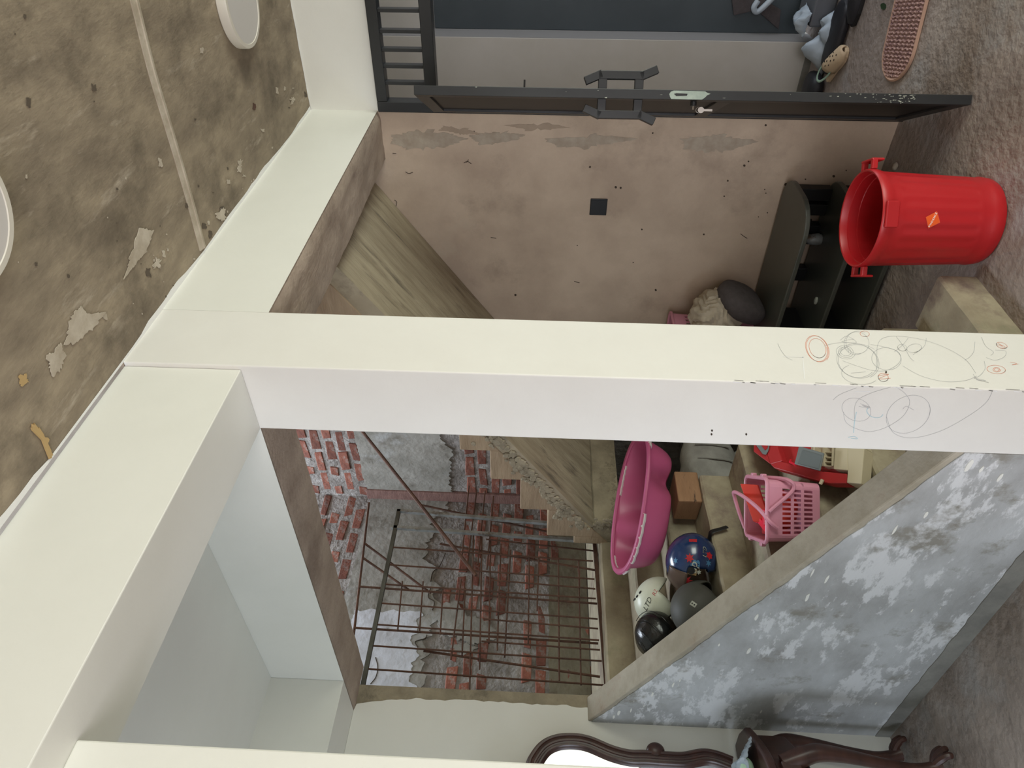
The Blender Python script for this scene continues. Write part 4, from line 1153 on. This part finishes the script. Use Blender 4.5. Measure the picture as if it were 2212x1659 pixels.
for s, t_ in ((1.08, -.62), (1.08, .30), (-1.10, -.55), (-1.06, .55)):
    q = Pb(s, t_, .222); MB().obox(q, bx_, by_, zt, 0.012, 0.016, 0.010).build('handle_lug', pink2_m, bk, bevel=0.004)
# toys lying in the basket
q0 = Pb(.15, 0.05, .212)
tag(MB().obox(q0 + zt * .012, -(bx_ * .85 + zt * .30).normalized(), (zt * .72 + by_ * .69).normalized(), (-by_ * .72 + zt * .69).normalized(), 0.088, 0.042, 0.006).build('toy_plate', coral_m, bevel=0.004), 'flat coral red toy plate in the pink basket', 'toy')
q1 = Pb(-.50, -.05, .192)
hp = MB(); hp.obox(q1, (bx_ * .3 + by_).normalized(), (bx_ - by_ * .3).normalized(), zt, 0.070, 0.016, 0.016)
for dx in (-.05, .05): hp.obox(q1 + by_ * dx + bx_ * .03 + zt * .008, bx_, by_, zt, 0.034, 0.016, 0.013)
tag(hp.build('toy_block', hot_m, bevel=0.004), 'hot pink U shaped toy block in the pink basket', 'toy')
q2 = Pb(-.05, .45, .20)
tag(MB().tube([q2 + (by_ * math.cos(a) + (zt * .6 + bx_ * .8).normalized() * math.sin(a)) * 0.036 for a in [2 * math.pi * j / 24 for j in range(24)]], 0.004, 6, closed=True).build('toy_ring', orange_pl, smooth=True), 'thin orange toy ring in the pink basket', 'toy')
q3 = Pb(-.80, .0, .140)
tag(MB().obox(q3, by_, bx_, zt, 0.095, 0.020, 0.030).build('toy_box', red_pl2, bevel=0.004), 'dark red toy box along the side of the pink basket', 'toy')
q4 = Pb(0.0, .10, .105)
tag(MB().blob(q4, 0.085, 0.085, 0.055, 18, 10, amp=.25, fr=9).build('toy_bundle', coral_m, smooth=True), 'crumpled red toy bundle at the bottom of the pink basket', 'toy')
q5 = Pb(-.15, .35, .155)
mbt = MB(); mbt.tube(spline([q5, q5 + by_ * .03 + zt * .03, q5 + by_ * .02 + zt * .06 + bx_ * .03], 4), 0.007, 6).tube([q5 + zt * .028 - by_ * .01, q5 + zt * .028 + by_ * .05], 0.006, 6)
tag(mbt.build('toy_figure', hot_m, smooth=True), 'small bright pink bent toy piece in the pink basket', 'toy')

# ------------------------------------------------------------------ toy cash register lying up the steps
sl = Vector((0, ST, SH)).normalized(); sn = Vector((0, -SH, ST)).normalized(); p0 = Vector((0, SY(3) + 0.02, 3 * SH + 0.055))
TP = lambda x, y, o=0.0: onp(x, y, p0 + sn * o, sn)
reg = thing('toy_register', TP(1850, 1020) - sn * 0.055, 'red and beige toy cash register lying up the steps', 'toy')
rail = [(1672, 1011), (1770, 1039), (1790, 1044), (1829, 1044), (1829, 1023), (1775, 1018), (1720, 1005), (1684, 996), (1664, 1003)]
MB().slab([TP(x, y) for x, y in rail], -sn, 0.050).build('side_rail', red_pl2, reg, bevel=0.004)
W2 = Vector((0.27, 0, 0))
MB().slab([TP(x, y) + W2 for x, y in rail], -sn, 0.050).build('side_rail', red_pl2, reg, bevel=0.004)
a_, b_, c_, d_ = TP(1664, 1003), TP(1690, 996), TP(1690, 996) + W2, TP(1664, 1003) + W2
MB().slab([a_, b_, c_, d_], -sn, 0.048).build('cross_rail', red_pl2, reg, bevel=0.004)
e_, f_ = TP(1627, 968) , TP(1627, 968) + W2 * .62
MB().slab([a_ - sn * .004, d_ - sn * .004, f_ + W2 * .1 + sl * .0, TP(1628, 955), TP(1627, 975)], -sn, 0.040).build('head_panel', red_pl2, reg, bevel=0.004)
gs = [(1634, 962), (1648, 981), (1655, 983), (1660, 975), (1668, 940), (1640, 930)]
MB().slab([TP(x, y, .002) for x, y in gs], sn, 0.004).build('display_bezel', grey_pl, reg, bevel=0.002)
gs2 = [(1645, 962), (1653, 973), (1658, 968), (1662, 940), (1650, 932)]
MB().slab([TP(x, y, .0065) for x, y in gs2], sn, 0.002).build('display', red_pl2, reg)
MB().slab([TP(1690, 996) - sn * .035, TP(1829, 1024) - sn * .035, TP(1829, 1024) + W2 - sn * .035, TP(1690, 996) + W2 - sn * .035], -sn, 0.008).build('tray_floor', red_pl2, reg)
scr = MB().slab([TP(x, y, .045) for x, y in ((1729, 965), (1782, 980), (1773, 1018), (1719, 1004))], sn, 0.010).build('screen_flap', grey_pl, reg, bevel=0.003)
MB().slab([TP(x, y, .056) for x, y in ((1734, 972), (1776, 984), (1769, 1013), (1724, 1001))], sn, 0.0012).build('screen_glass', mat('screen_grey', srgb(106, 113, 114), rough=.35), scr)
MB().tube([TP(1719, 1004, .03), TP(1706, 998, .0), TP(1708, 994, -.02)], 0.005, 6).build('hinge_arm', hot_m, reg, smooth=True)
# beige drawer end
bd = MB()
for pl, dep in (([(1831, 966), (1867, 968), (1860, 1045), (1829, 1043), (1831, 1018)], .055), ([(1804, 964), (1831, 966), (1831, 1016), (1800, 1013)], .050)):
    bd.slab([TP(x, y, .01) for x, y in pl], -sn, dep)
bd.slab([TP(1831, 966, .01), TP(1867, 968, .01), TP(1867, 968, .01) + W2, TP(1831, 966, .01) + W2], -sn, .055)
bd.slab([TP(1804, 964, .01), TP(1831, 966, .01), TP(1831, 966, .01) + W2 * .8, TP(1804, 964, .01) + W2 * .8], -sn, .050)
bd.build('drawer', beige_pl, reg, bevel=0.003)
for x in (1757, 1777, 1797): MB().slab([TP(x, 964, .005), TP(x + 4, 964, .005), TP(x + 3, 1006, .005), TP(x - 1, 1006, .005)], -sn, .045).build('coin_divider', beige_pl, reg)
MB().slab([TP(1752, 964, -.03), TP(1800, 966, -.03), TP(1798, 1010, -.03), TP(1752, 1004, -.03)], -sn, .006).build('coin_tray', beige_dk, reg)
for y in (975, 986, 996, 1005): MB().slab([TP(1782, y, .0), TP(1800, y + 1, .0), TP(1800, y + 3, .0), TP(1782, y + 2, .0)], -sn, .03).build('coin_divider', beige_pl, reg)
MB().tube([TP(1777, 1036, .006), TP(1772, 1046, .006)], 0.008, 8).build('key_knob', beige_pl, reg, smooth=True)

# ------------------------------------------------------------------ rebar panel and loose bar on the landing
gr = thing('steel_grille', (0.70, 2.42, 1.413), 'rusty rebar grille with an angle iron frame standing on the landing', 'grille')
GY = 2.42
G = lambda x, y, dy=0.0: on(x, y, 'Y', GY + dy)
def flat_bar(a, b, w, d, m, nm='frame_bar'):
    a, b = Vector(a), Vector(b); t = (b - a).normalized(); yv = Vector((0, 1, 0)); sd = t.cross(yv).normalized()
    MB().obox((a + b) / 2, t, sd, yv, (b - a).length / 2, w, d).build(nm, m, gr)
flat_bar(G(862, 1102), G(781, 1494), 0.012, 0.012, dark_steel); flat_bar(G(858, 1103), G(1190, 1131), 0.010, 0.012, grey_steel); flat_bar(G(845, 1139), G(1285, 1170), 0.010, 0.012, grey_steel)
flat_bar(G(1284, 1168), G(1312, 1500), 0.012, 0.014, rust_m)
for a, b in (((847, 1182), (1281, 1212)), ((840, 1220), (1284, 1251)), ((830, 1262), (1287, 1293)), ((823, 1303), (1291, 1337)), ((813, 1349), (1294, 1383)), ((806, 1395), (1300, 1428)), ((795, 1445), (1304, 1480)),
             ((1050, 1165), (1283, 1190)), ((1060, 1253), (1286, 1272)), ((1045, 1337), (1292, 1358)), ((1040, 1385), (1296, 1404))):
    MB().tube([G(*a, .004), G(*b, .004)], 0.0058, 6).build('rod', rust_m, gr, smooth=True)
for a, b in (((775, 1267), (1290, 1304)), ((764, 1356), (1292, 1390)), ((915, 1406), (1296, 1462)), ((905, 1090), (1190, 1150)), ((950, 1175), (1288, 1232))):
    MB().tube([G(*a, .03), G(*b, .03)], 0.0075, 6).build('rod', rust_m, gr, smooth=True)
for a, b in (((869, 1256), (859, 1362)), ((914, 1256), (906, 1366)), ((957, 1269), (951, 1370)), ((996, 1252), (974, 1425)), ((1005, 1270), (998, 1416)), ((1023, 1150), (1014, 1500)), ((1041, 1160), (1036, 1446)), ((1060, 1168), (1056, 1390)),
             ((1082, 1175), (1074, 1405)), ((1103, 1188), (1090, 1420)), ((1143, 1198), (1141, 1390)), ((1164, 1205), (1160, 1320)), ((1206, 1205), (1208, 1470)), ((1250, 1212), (1255, 1480)),
             ((1013, 1050), (998, 1200)), ((1030, 1058), (1012, 1200)), ((1048, 1060), (1032, 1220)), ((1066, 1072), (1052, 1230))):
    MB().tube([G(*a, .016), G(*b, .016)], 0.0048, 6).build('rod', rust_m, gr, smooth=True)
for a, b in (((797, 1086), (764, 1372)), ((788, 1174), (930, 1281)), ((784, 1205), (884, 1275))):
    MB().tube([G(*a, .045), G(*b, .045)], 0.0078, 6).build('rod', rust_m, gr, smooth=True)

bar = MB().tube([on(1028, 1243, 'Y', 2.36), on(785, 935, 'Y', 2.30), on(744, 886, 'Y', 2.28)], 0.012, 8).build('rebar_rod', rust_m, smooth=True)
tag(bar, 'single thick rusty rod slanting across the stair shaft', 'steel rod')

# ------------------------------------------------------------------ carved dressing table with mirror in the inner room
dr = thing('dressing_table', (-0.62, 2.08, 0), 'dark carved wooden dressing table with an arched mirror', 'dressing table')
MY = 2.275; CX = -0.62
half = [(1149, 1659), (1156, 1641), (1176, 1613), (1203, 1599), (1238, 1596), (1272, 1602), (1320, 1622), (1360, 1632), (1395, 1633), (1440, 1636), (1480, 1637), (1520, 1630), (1548, 1634), (1580, 1646)]
rp = [on(x, y + 6, 'Y', MY) for x, y in half]
ztop = rp[0].z + 0.10
arch = [Vector((CX, MY, ztop + 0.10)), Vector((CX + .18, MY, ztop + 0.085)), Vector((CX + .32, MY, ztop + 0.02))]
right = spline(arch + rp, 5); left = [Vector((2 * CX - p.x, p.y, p.z)) for p in right][::-1]
full = left + right[1:]
MB().tube(full, 0.042, 12, flat=0.55, up=(0, 1, 0)).build('mirror_frame', dwood_m, dr, smooth=True)
for off in (-0.022, 0.0, 0.024):
    q = []
    for i, p in enumerate(full):
        a = full[max(i - 1, 0)]; b = full[min(i + 1, len(full) - 1)]; t = (b - a).normalized(); nrm_ = t.cross(Vector((0, 1, 0)))
        q.append(p + nrm_ * off + Vector((0, -0.020, 0)))
    MB().tube(q, 0.008, 6).build('frame_bead', dwood_m, dr, smooth=True)
for sgn in (1, -1):
    c = on(1416, 1622, 'Y', MY - .005); c = Vector((CX + sgn * (c.x - CX), c.y, c.z))
    mb = MB(); mb.blob(c, 0.040, 0.028, 0.045, 18, 12); mb.build('scroll', dwood_m, dr, smooth=True)
gl = [Vector((p.x * .93 + CX * .07, MY - 0.004, p.z - 0.012)) for p in full]
MB().slab(gl[::2], (0, 1, 0), 0.006).build('mirror', mirror_m, dr)
# table top and apron (serpentine)
TZ = 0.80
def tprof(x): return 1.84 + 0.24 * (abs(x - CX) / 0.535) ** 2.6 + 0.02 * math.cos((x - CX) / 0.535 * math.pi * 2.0)
xs = [CX - 0.535 + 1.07 * i / 40 for i in range(41)]
top = [(x, tprof(x)) for x in xs] + [(CX + 0.550, 2.20), (CX + 0.535, 2.30), (CX - 0.535, 2.30), (CX - 0.550, 2.20)]
MB().prism(top, 'Z', TZ - 0.045, TZ).build('table_top', dwood_m, dr, bevel=0.016, bseg=4)
ap = [(CX + (x - CX) * .955, min(y + 0.022, 2.29)) for x, y in top]
MB().prism(ap, 'Z', 0.60, TZ - 0.045).build('apron', dwood_m, dr, bevel=0.01)
for s in (-.6, 0, .6):
    MB().prism([(CX + s * .30 - .12, tprof(CX + s * .30) + .02), (CX + s * .30 + .12, tprof(CX + s * .30) + .02), (CX + s * .30 + .12, tprof(CX + s * .30) + .06), (CX + s * .30 - .12, tprof(CX + s * .30) + .06)], 'Z', 0.65, 0.735).build('drawer_front', dwood_m, dr, bevel=0.006)
    MB().blob((CX + s * .30, tprof(CX + s * .30) + .008, 0.685), 0.014, 0.014, 0.014, 12, 8).build('knob', metal_m, dr, smooth=True)
def cleg(bx, by, dx, dy):
    dv = Vector((dx, dy, 0)).normalized(); B = Vector((bx, by, 0))
    path = [(0.0, .72, .036), (0.030, .64, .042), (0.052, .57, .038), (0.046, .46, .030), (0.022, .30, .024), (0.008, .17, .021), (0.012, .09, .024), (0.024, .045, .034)]
    pp = spline([B + dv * o + zz * z for o, z, r in path], 4); rr = []
    for i in range(len(pp)):
        f_i = i / 4; j = min(int(f_i), len(path) - 2); u = f_i - j; rr.append(path[j][2] * (1 - u) + path[j + 1][2] * u)
    lg = MB().tube(pp, rr, 14).build('leg', dwood_m, dr, smooth=True)
    sdv = Vector((-dv.y, dv.x, 0))
    MB().blob(B + dv * 0.05 + zz * 0.57, 0.03, 0.03, 0.06, 14, 10, amp=.3, fr=30).build('carved_knee', dwood_m, lg, smooth=True)
    MB().blob(B + dv * 0.045 + zz * 0.385, 0.014, 0.014, 0.014, 10, 8).build('carved_bead', dwood_m, lg, smooth=True)
    for k in (-1, 0, 1):
        d2 = (dv + sdv * k * .75).normalized()
        p = [B + dv * .02 + zz * .075, B + dv * .025 + d2 * 0.030 + zz * .062, B + dv * .03 + d2 * 0.055 + zz * .038, B + dv * .03 + d2 * 0.066 + zz * .012]
        MB().tube(spline(p, 3), [.016] * 3 + [.017] * 3 + [.014] * 3 + [.010], 8).build('claw', dwood_m, lg, smooth=True)
for sgn in (1, -1):
    cleg(CX + sgn * 0.465, 2.20, sgn, -0.15); cleg(CX + sgn * 0.30, 1.90, sgn * .8, -0.7)
pb = MB()
def pbf(u, v):
    x = -0.40 + u * 0.22; y = 1.97 + v * 0.20
    return Vector((x, y, TZ + 0.012 + 0.10 * math.sin(math.pi * min(1, u * 1.1)) * (1 - abs(v - .5)) * (0.8 + .5 * noise.noise(Vector((u * 6, v * 6, 1)))) + 0.012 * noise.noise(Vector((u * 22, v * 22, 3)))))
pb.grid(pbf, 26, 20)
pbo = pb.build('plastic_bag', bag_m, smooth=True, solid=0.002)
tag(pbo, 'crumpled white plastic bag on the dark dressing table', 'plastic bag')
MB().blob((-0.30, 2.03, TZ + 0.045), 0.05, 0.04, 0.035, 16, 10, amp=.15).build('green_contents', grn_m, pbo, smooth=True)

# ------------------------------------------------------------------ the porch beyond the door
pf = struct(MB().box(3.65, 6.2, 0.02, 1.6, 0, H).build('wall_porch', porch_w), 'white wall end seen through the doorway')
MB().box(3.66, 3.859, 0.0175, 0.0198, 0, H).build('shaded_reveal', porch_g, pf)  # side face of the white wall, shade painted in as grey against the porch light
MB().box(3.648, 3.652, 0.021, 1.5, 0, 0.05).build('foot_band', band_m, pf)
struct(MB().box(3.80, 6.2, -2.6, 0.02, 2.66, H).build('trim_7', porch_w), 'pale lintel above the dark panel beyond the door')
struct(MB().box(2.35, 6.2, -3.2, 3.4, H + 0.001, H + .12).build('ceiling_porch', porch_w), 'pale ceiling of the porch beyond the door')
struct(MB().box(2.35, 3.65, 1.5, 1.62, 0, H).build('wall_porch_side', porch_w), 'white side wall of the porch')
pd = tag(MB().box(3.86, 3.90, -1.6, 0.018, 0.06, 2.655).build('panel_door', panel_m, bevel=0.004), 'dark slate grey panel door beyond the doorway', 'door')
MB().box(3.852, 3.862, -1.6, -0.11, 0.055, 0.085).build('worn_bottom_edge', grey_pr, pd)
hg = thing('hanging_strap', (3.83, -0.16, 0.22), 'pointed black cloth hanging on the dark slate panel', 'cloth')
MB().slab([Vector((3.845, y, z)) for y, z in ((-0.30, 0.62), (-0.10, 0.55), (-0.135, 0.40), (-0.015, 0.22), (-0.14, 0.235), (-0.26, 0.50))], (-1, 0, 0), 0.012).build('drape', pillow_m, hg, bevel=0.003)
wc = MB(); wc.tube(spline([(3.815, -0.235, 0.30), (3.81, -0.20, 0.33), (3.81, -0.155, 0.37), (3.812, -0.13, 0.405), (3.81, -0.155, 0.43), (3.815, -0.20, 0.41)], 5), [.020] * 26, 10)
tag(wc.build('white_sock', bag_m, smooth=True), 'white cloth rolled over the black hanging cloth', 'cloth')
gb = tag(MB().box(3.46, 3.76, -0.42, -0.12, 0.0, 0.14).build('grey_box', grey_box, bevel=0.012), 'grey box on the porch floor below the dark panel', 'box')
def sheet_bag(name, c, du, dv_, hgt, label, seed, m=bag_m):
    c = Vector(c); du = Vector(du); dv_ = Vector(dv_); mb = MB()
    def f(u, v):
        return c + du * (u - .5) + dv_ * (v - .5) + zz * (0.012 + hgt * math.sin(math.pi * u) * math.sin(math.pi * v) ** .6 * (0.85 + .6 * noise.noise(Vector((u * 3, v * 3, seed)))) + 0.01 * noise.noise(Vector((u * 9, v * 9, seed))))
    mb.grid(f, 18, 18)
    return tag(mb.build(name, m, smooth=True, solid=0.003), label, 'plastic bag', 'plastic bags on the porch floor')
sheet_bag('plastic_bag', (3.42, 0.00, 0.0), (0.10, 0.24, 0), (0.22, -0.08, 0), 0.13, 'large pale plastic bag beside the tan clog', 1)
sheet_bag('plastic_bag', (3.55, -0.14, 0.14), (0.05, 0.16, 0), (0.16, -0.03, 0), 0.08, 'small pale plastic bag on the grey box', 2)
sheet_bag('plastic_bag', (3.34, -0.14, 0.0), (0.06, 0.20, 0), (0.18, -0.06, 0), 0.12, 'pale plastic bag between the grey box and black bag', 3)
bb = MB(); bb.blob((3.24, -0.12, 0.035), 0.10, 0.22, 0.035, 20, 10, amp=.12, p=3)
tag(bb.build('black_bag', shoe_m, smooth=True), 'flat black bag lying on the porch floor', 'bag')
bb = MB(); bb.blob((3.36, 0.28, 0.05), 0.12, 0.14, 0.05, 20, 10, amp=.15, p=3)
tag(bb.build('black_bundle', shoe_m, smooth=True), 'black bundle behind the heel of the tan clog', 'bag')

# clog: sole, upper with holes, heel strap
hd = Vector((-0.64, -0.77, 0)).normalized(); sdv = Vector((-hd.y, hd.x, 0)); cl0 = Vector((3.205, 0.085, 0.0))
cg = thing('clog', cl0, 'tan foam clog with a mint heel strap on the porch floor', 'clog')
sole = []
L_ = 0.29
outl = [(0.0, .030), (.06, .041), (.25, .044), (.45, .043), (.65, .052), (.82, .052), (.93, .040), (1.0, .012)]
po = [(L_ * t - .05, w) for t, w in outl] + [(L_ * t - .05, -w) for t, w in outl[::-1]]
po = [cl0 + hd * a + sdv * b for a, b in po]
MB().slab([p + zz * .001 for p in po], zz, 0.026).build('sole', clog_m, cg, bevel=0.006)
rings = []
for t in (0.40, 0.5, 0.62, 0.75, 0.87, 0.95, 1.0):
    w = .047 + .008 * math.sin((t - .4) * 4); h_ = 0.078 - 0.052 * ((t - .4) / .6) ** 1.4
    if t > .9: w *= (1.02 - t) / .12 * .75 + .25
    rings.append([cl0 + hd * (L_ * t - .05) + sdv * (w * math.cos(a)) + zz * (0.020 + h_ * max(0, math.sin(a)) ** .8) for a in [math.pi * j / 14 for j in range(15)]])
up_ = MB().loft(rings, caps=False, closed=False).build('upper', clog_m, cg, smooth=True, solid=0.006)
for t, off in ((.52, -.018), (.52, .012), (.60, -.028), (.60, 0), (.60, .026), (.69, -.016), (.69, .014), (.77, -.026), (.77, .002), (.77, .024), (.86, -.010)):
    h_ = 0.078 - 0.052 * ((t - .4) / .6) ** 1.4; w = .050
    a = math.acos(max(-1, min(1, off / w)))
    c = cl0 + hd * (L_ * t - .05) + sdv * off + zz * (0.020 + h_ * math.sin(a) ** .8 + 0.004)
    MB().lathe([(0.0, .002), (.0055, .0015), (.006, 0)], 8, c).build('hole', clog_hole, up_)
st = [cl0 + hd * (L_ * .46 - .05) + sdv * .050 + zz * .055, cl0 + hd * (L_ * .25 - .05) + sdv * .052 + zz * .064, cl0 + hd * (L_ * .05 - .05) + sdv * .036 + zz * .074, cl0 + hd * (-.062) + zz * .078,
      cl0 + hd * (L_ * .05 - .05) - sdv * .036 + zz * .074, cl0 + hd * (L_ * .25 - .05) - sdv * .052 + zz * .064, cl0 + hd * (L_ * .46 - .05) - sdv * .050 + zz * .055]
MB().tube(spline(st, 5), 0.008, 8, flat=.5).build('heel_strap', mint_m, cg, smooth=True)
# black shoe
sh = thing('black_shoe', (3.08, -0.32, 0), 'worn black shoe on the porch floor near the runner', 'shoe')
sd = Vector((0.06, 1.0, 0)).normalized(); sp_ = Vector((-sd.y, sd.x, 0)); s0 = Vector((3.08, -0.40, 0))
MB().slab([s0 + sd * a + sp_ * b for a, b in ((-.12, .03), (0, .042), (.1, .045), (.17, .030), (.185, 0), (.17, -.030), (.1, -.045), (0, -.042), (-.12, -.03))], zz, 0.022).build('sole', black_pl, sh, bevel=.004)
mb = MB(); mb.loft([[s0 + sd * a + sp_ * (w * math.cos(t)) + zz * (0.022 + h_ * max(0, math.sin(t))) for t in [math.pi * j / 10 for j in range(11)]] for a, w, h_ in ((-.11, .034, .075), (-.03, .036, .072), (.05, .042, .060), (.12, .038, .042), (.165, .022, .022))], caps=True, closed=True)
mb.build('upper', shoe_m, sh, smooth=True)

# woven runner
rd = Vector((0.24, -0.97, 0)).normalized(); rw = Vector((-rd.y, rd.x, 0)); r0 = Vector((2.365, -0.135, 0))
runner = thing('floor_runner', r0 + rd * .5, 'narrow pink brown woven runner with a rounded end', 'rug')
W_ = 0.172
edge = [r0 + rd * (0.15 - 0.15 * math.sin(a)) + rw * (W_ * math.cos(a)) for a in [math.pi * j / 16 for j in range(17)]]
outl3 = edge + [r0 + rd * 1.5 - rw * W_, r0 + rd * 1.5 + rw * W_]
MB().slab([p + zz * .001 for p in outl3], zz, 0.010).build('weave', mat_m, runner)
MB().tube([r0 + rd * 1.5 + rw * W_ + zz * .008] + [p + zz * .008 for p in edge] + [r0 + rd * 1.5 - rw * W_ + zz * .008], 0.009, 6).build('edge_cord', rope_m, runner, smooth=True)
rows = MB()
for i in range(60):
    a = 0.02 + i * 0.0185
    wl = W_ * (math.sin(math.acos(max(-1, min(1, 1 - a / .15)))) if a < .15 else 1) * .94
    rows.tube(spline([r0 + rd * (a + 0.003 * math.sin(t * 21)) + rw * (wl * t) + zz * (.011 + .003 * math.sin(t * 40 + (i % 2) * 3.14)) for t in [-1 + 2 * k / 24 for k in range(25)]], 2), 0.0066, 5)
tag(rows.build('weave_rows', mat_m, runner, smooth=True), kind='stuff')
lf = MB(); lc = Vector((2.76, -0.40, 0.004))
lf.slab([lc + Vector((a, b, 0.004 * math.sin(a * 60))) for a, b in ((-.03, 0), (-.015, .014), (.01, .016), (.032, .004), (.04, 0), (.028, -.008), (.005, -.016), (-.018, -.012))], zz, 0.0015)
tag(lf.build('leaf', leaf_m), 'small dark green leaf on the porch floor', 'leaf')
# small things on the room floor
tag(MB().blob((1.99, 0.18, 0.012), 0.016, 0.022, 0.012, 10, 6, amp=.4).build('plaster_crumb', smear_m, smooth=True), 'small plaster crumb at the foot of the bare cement wall', 'crumb')
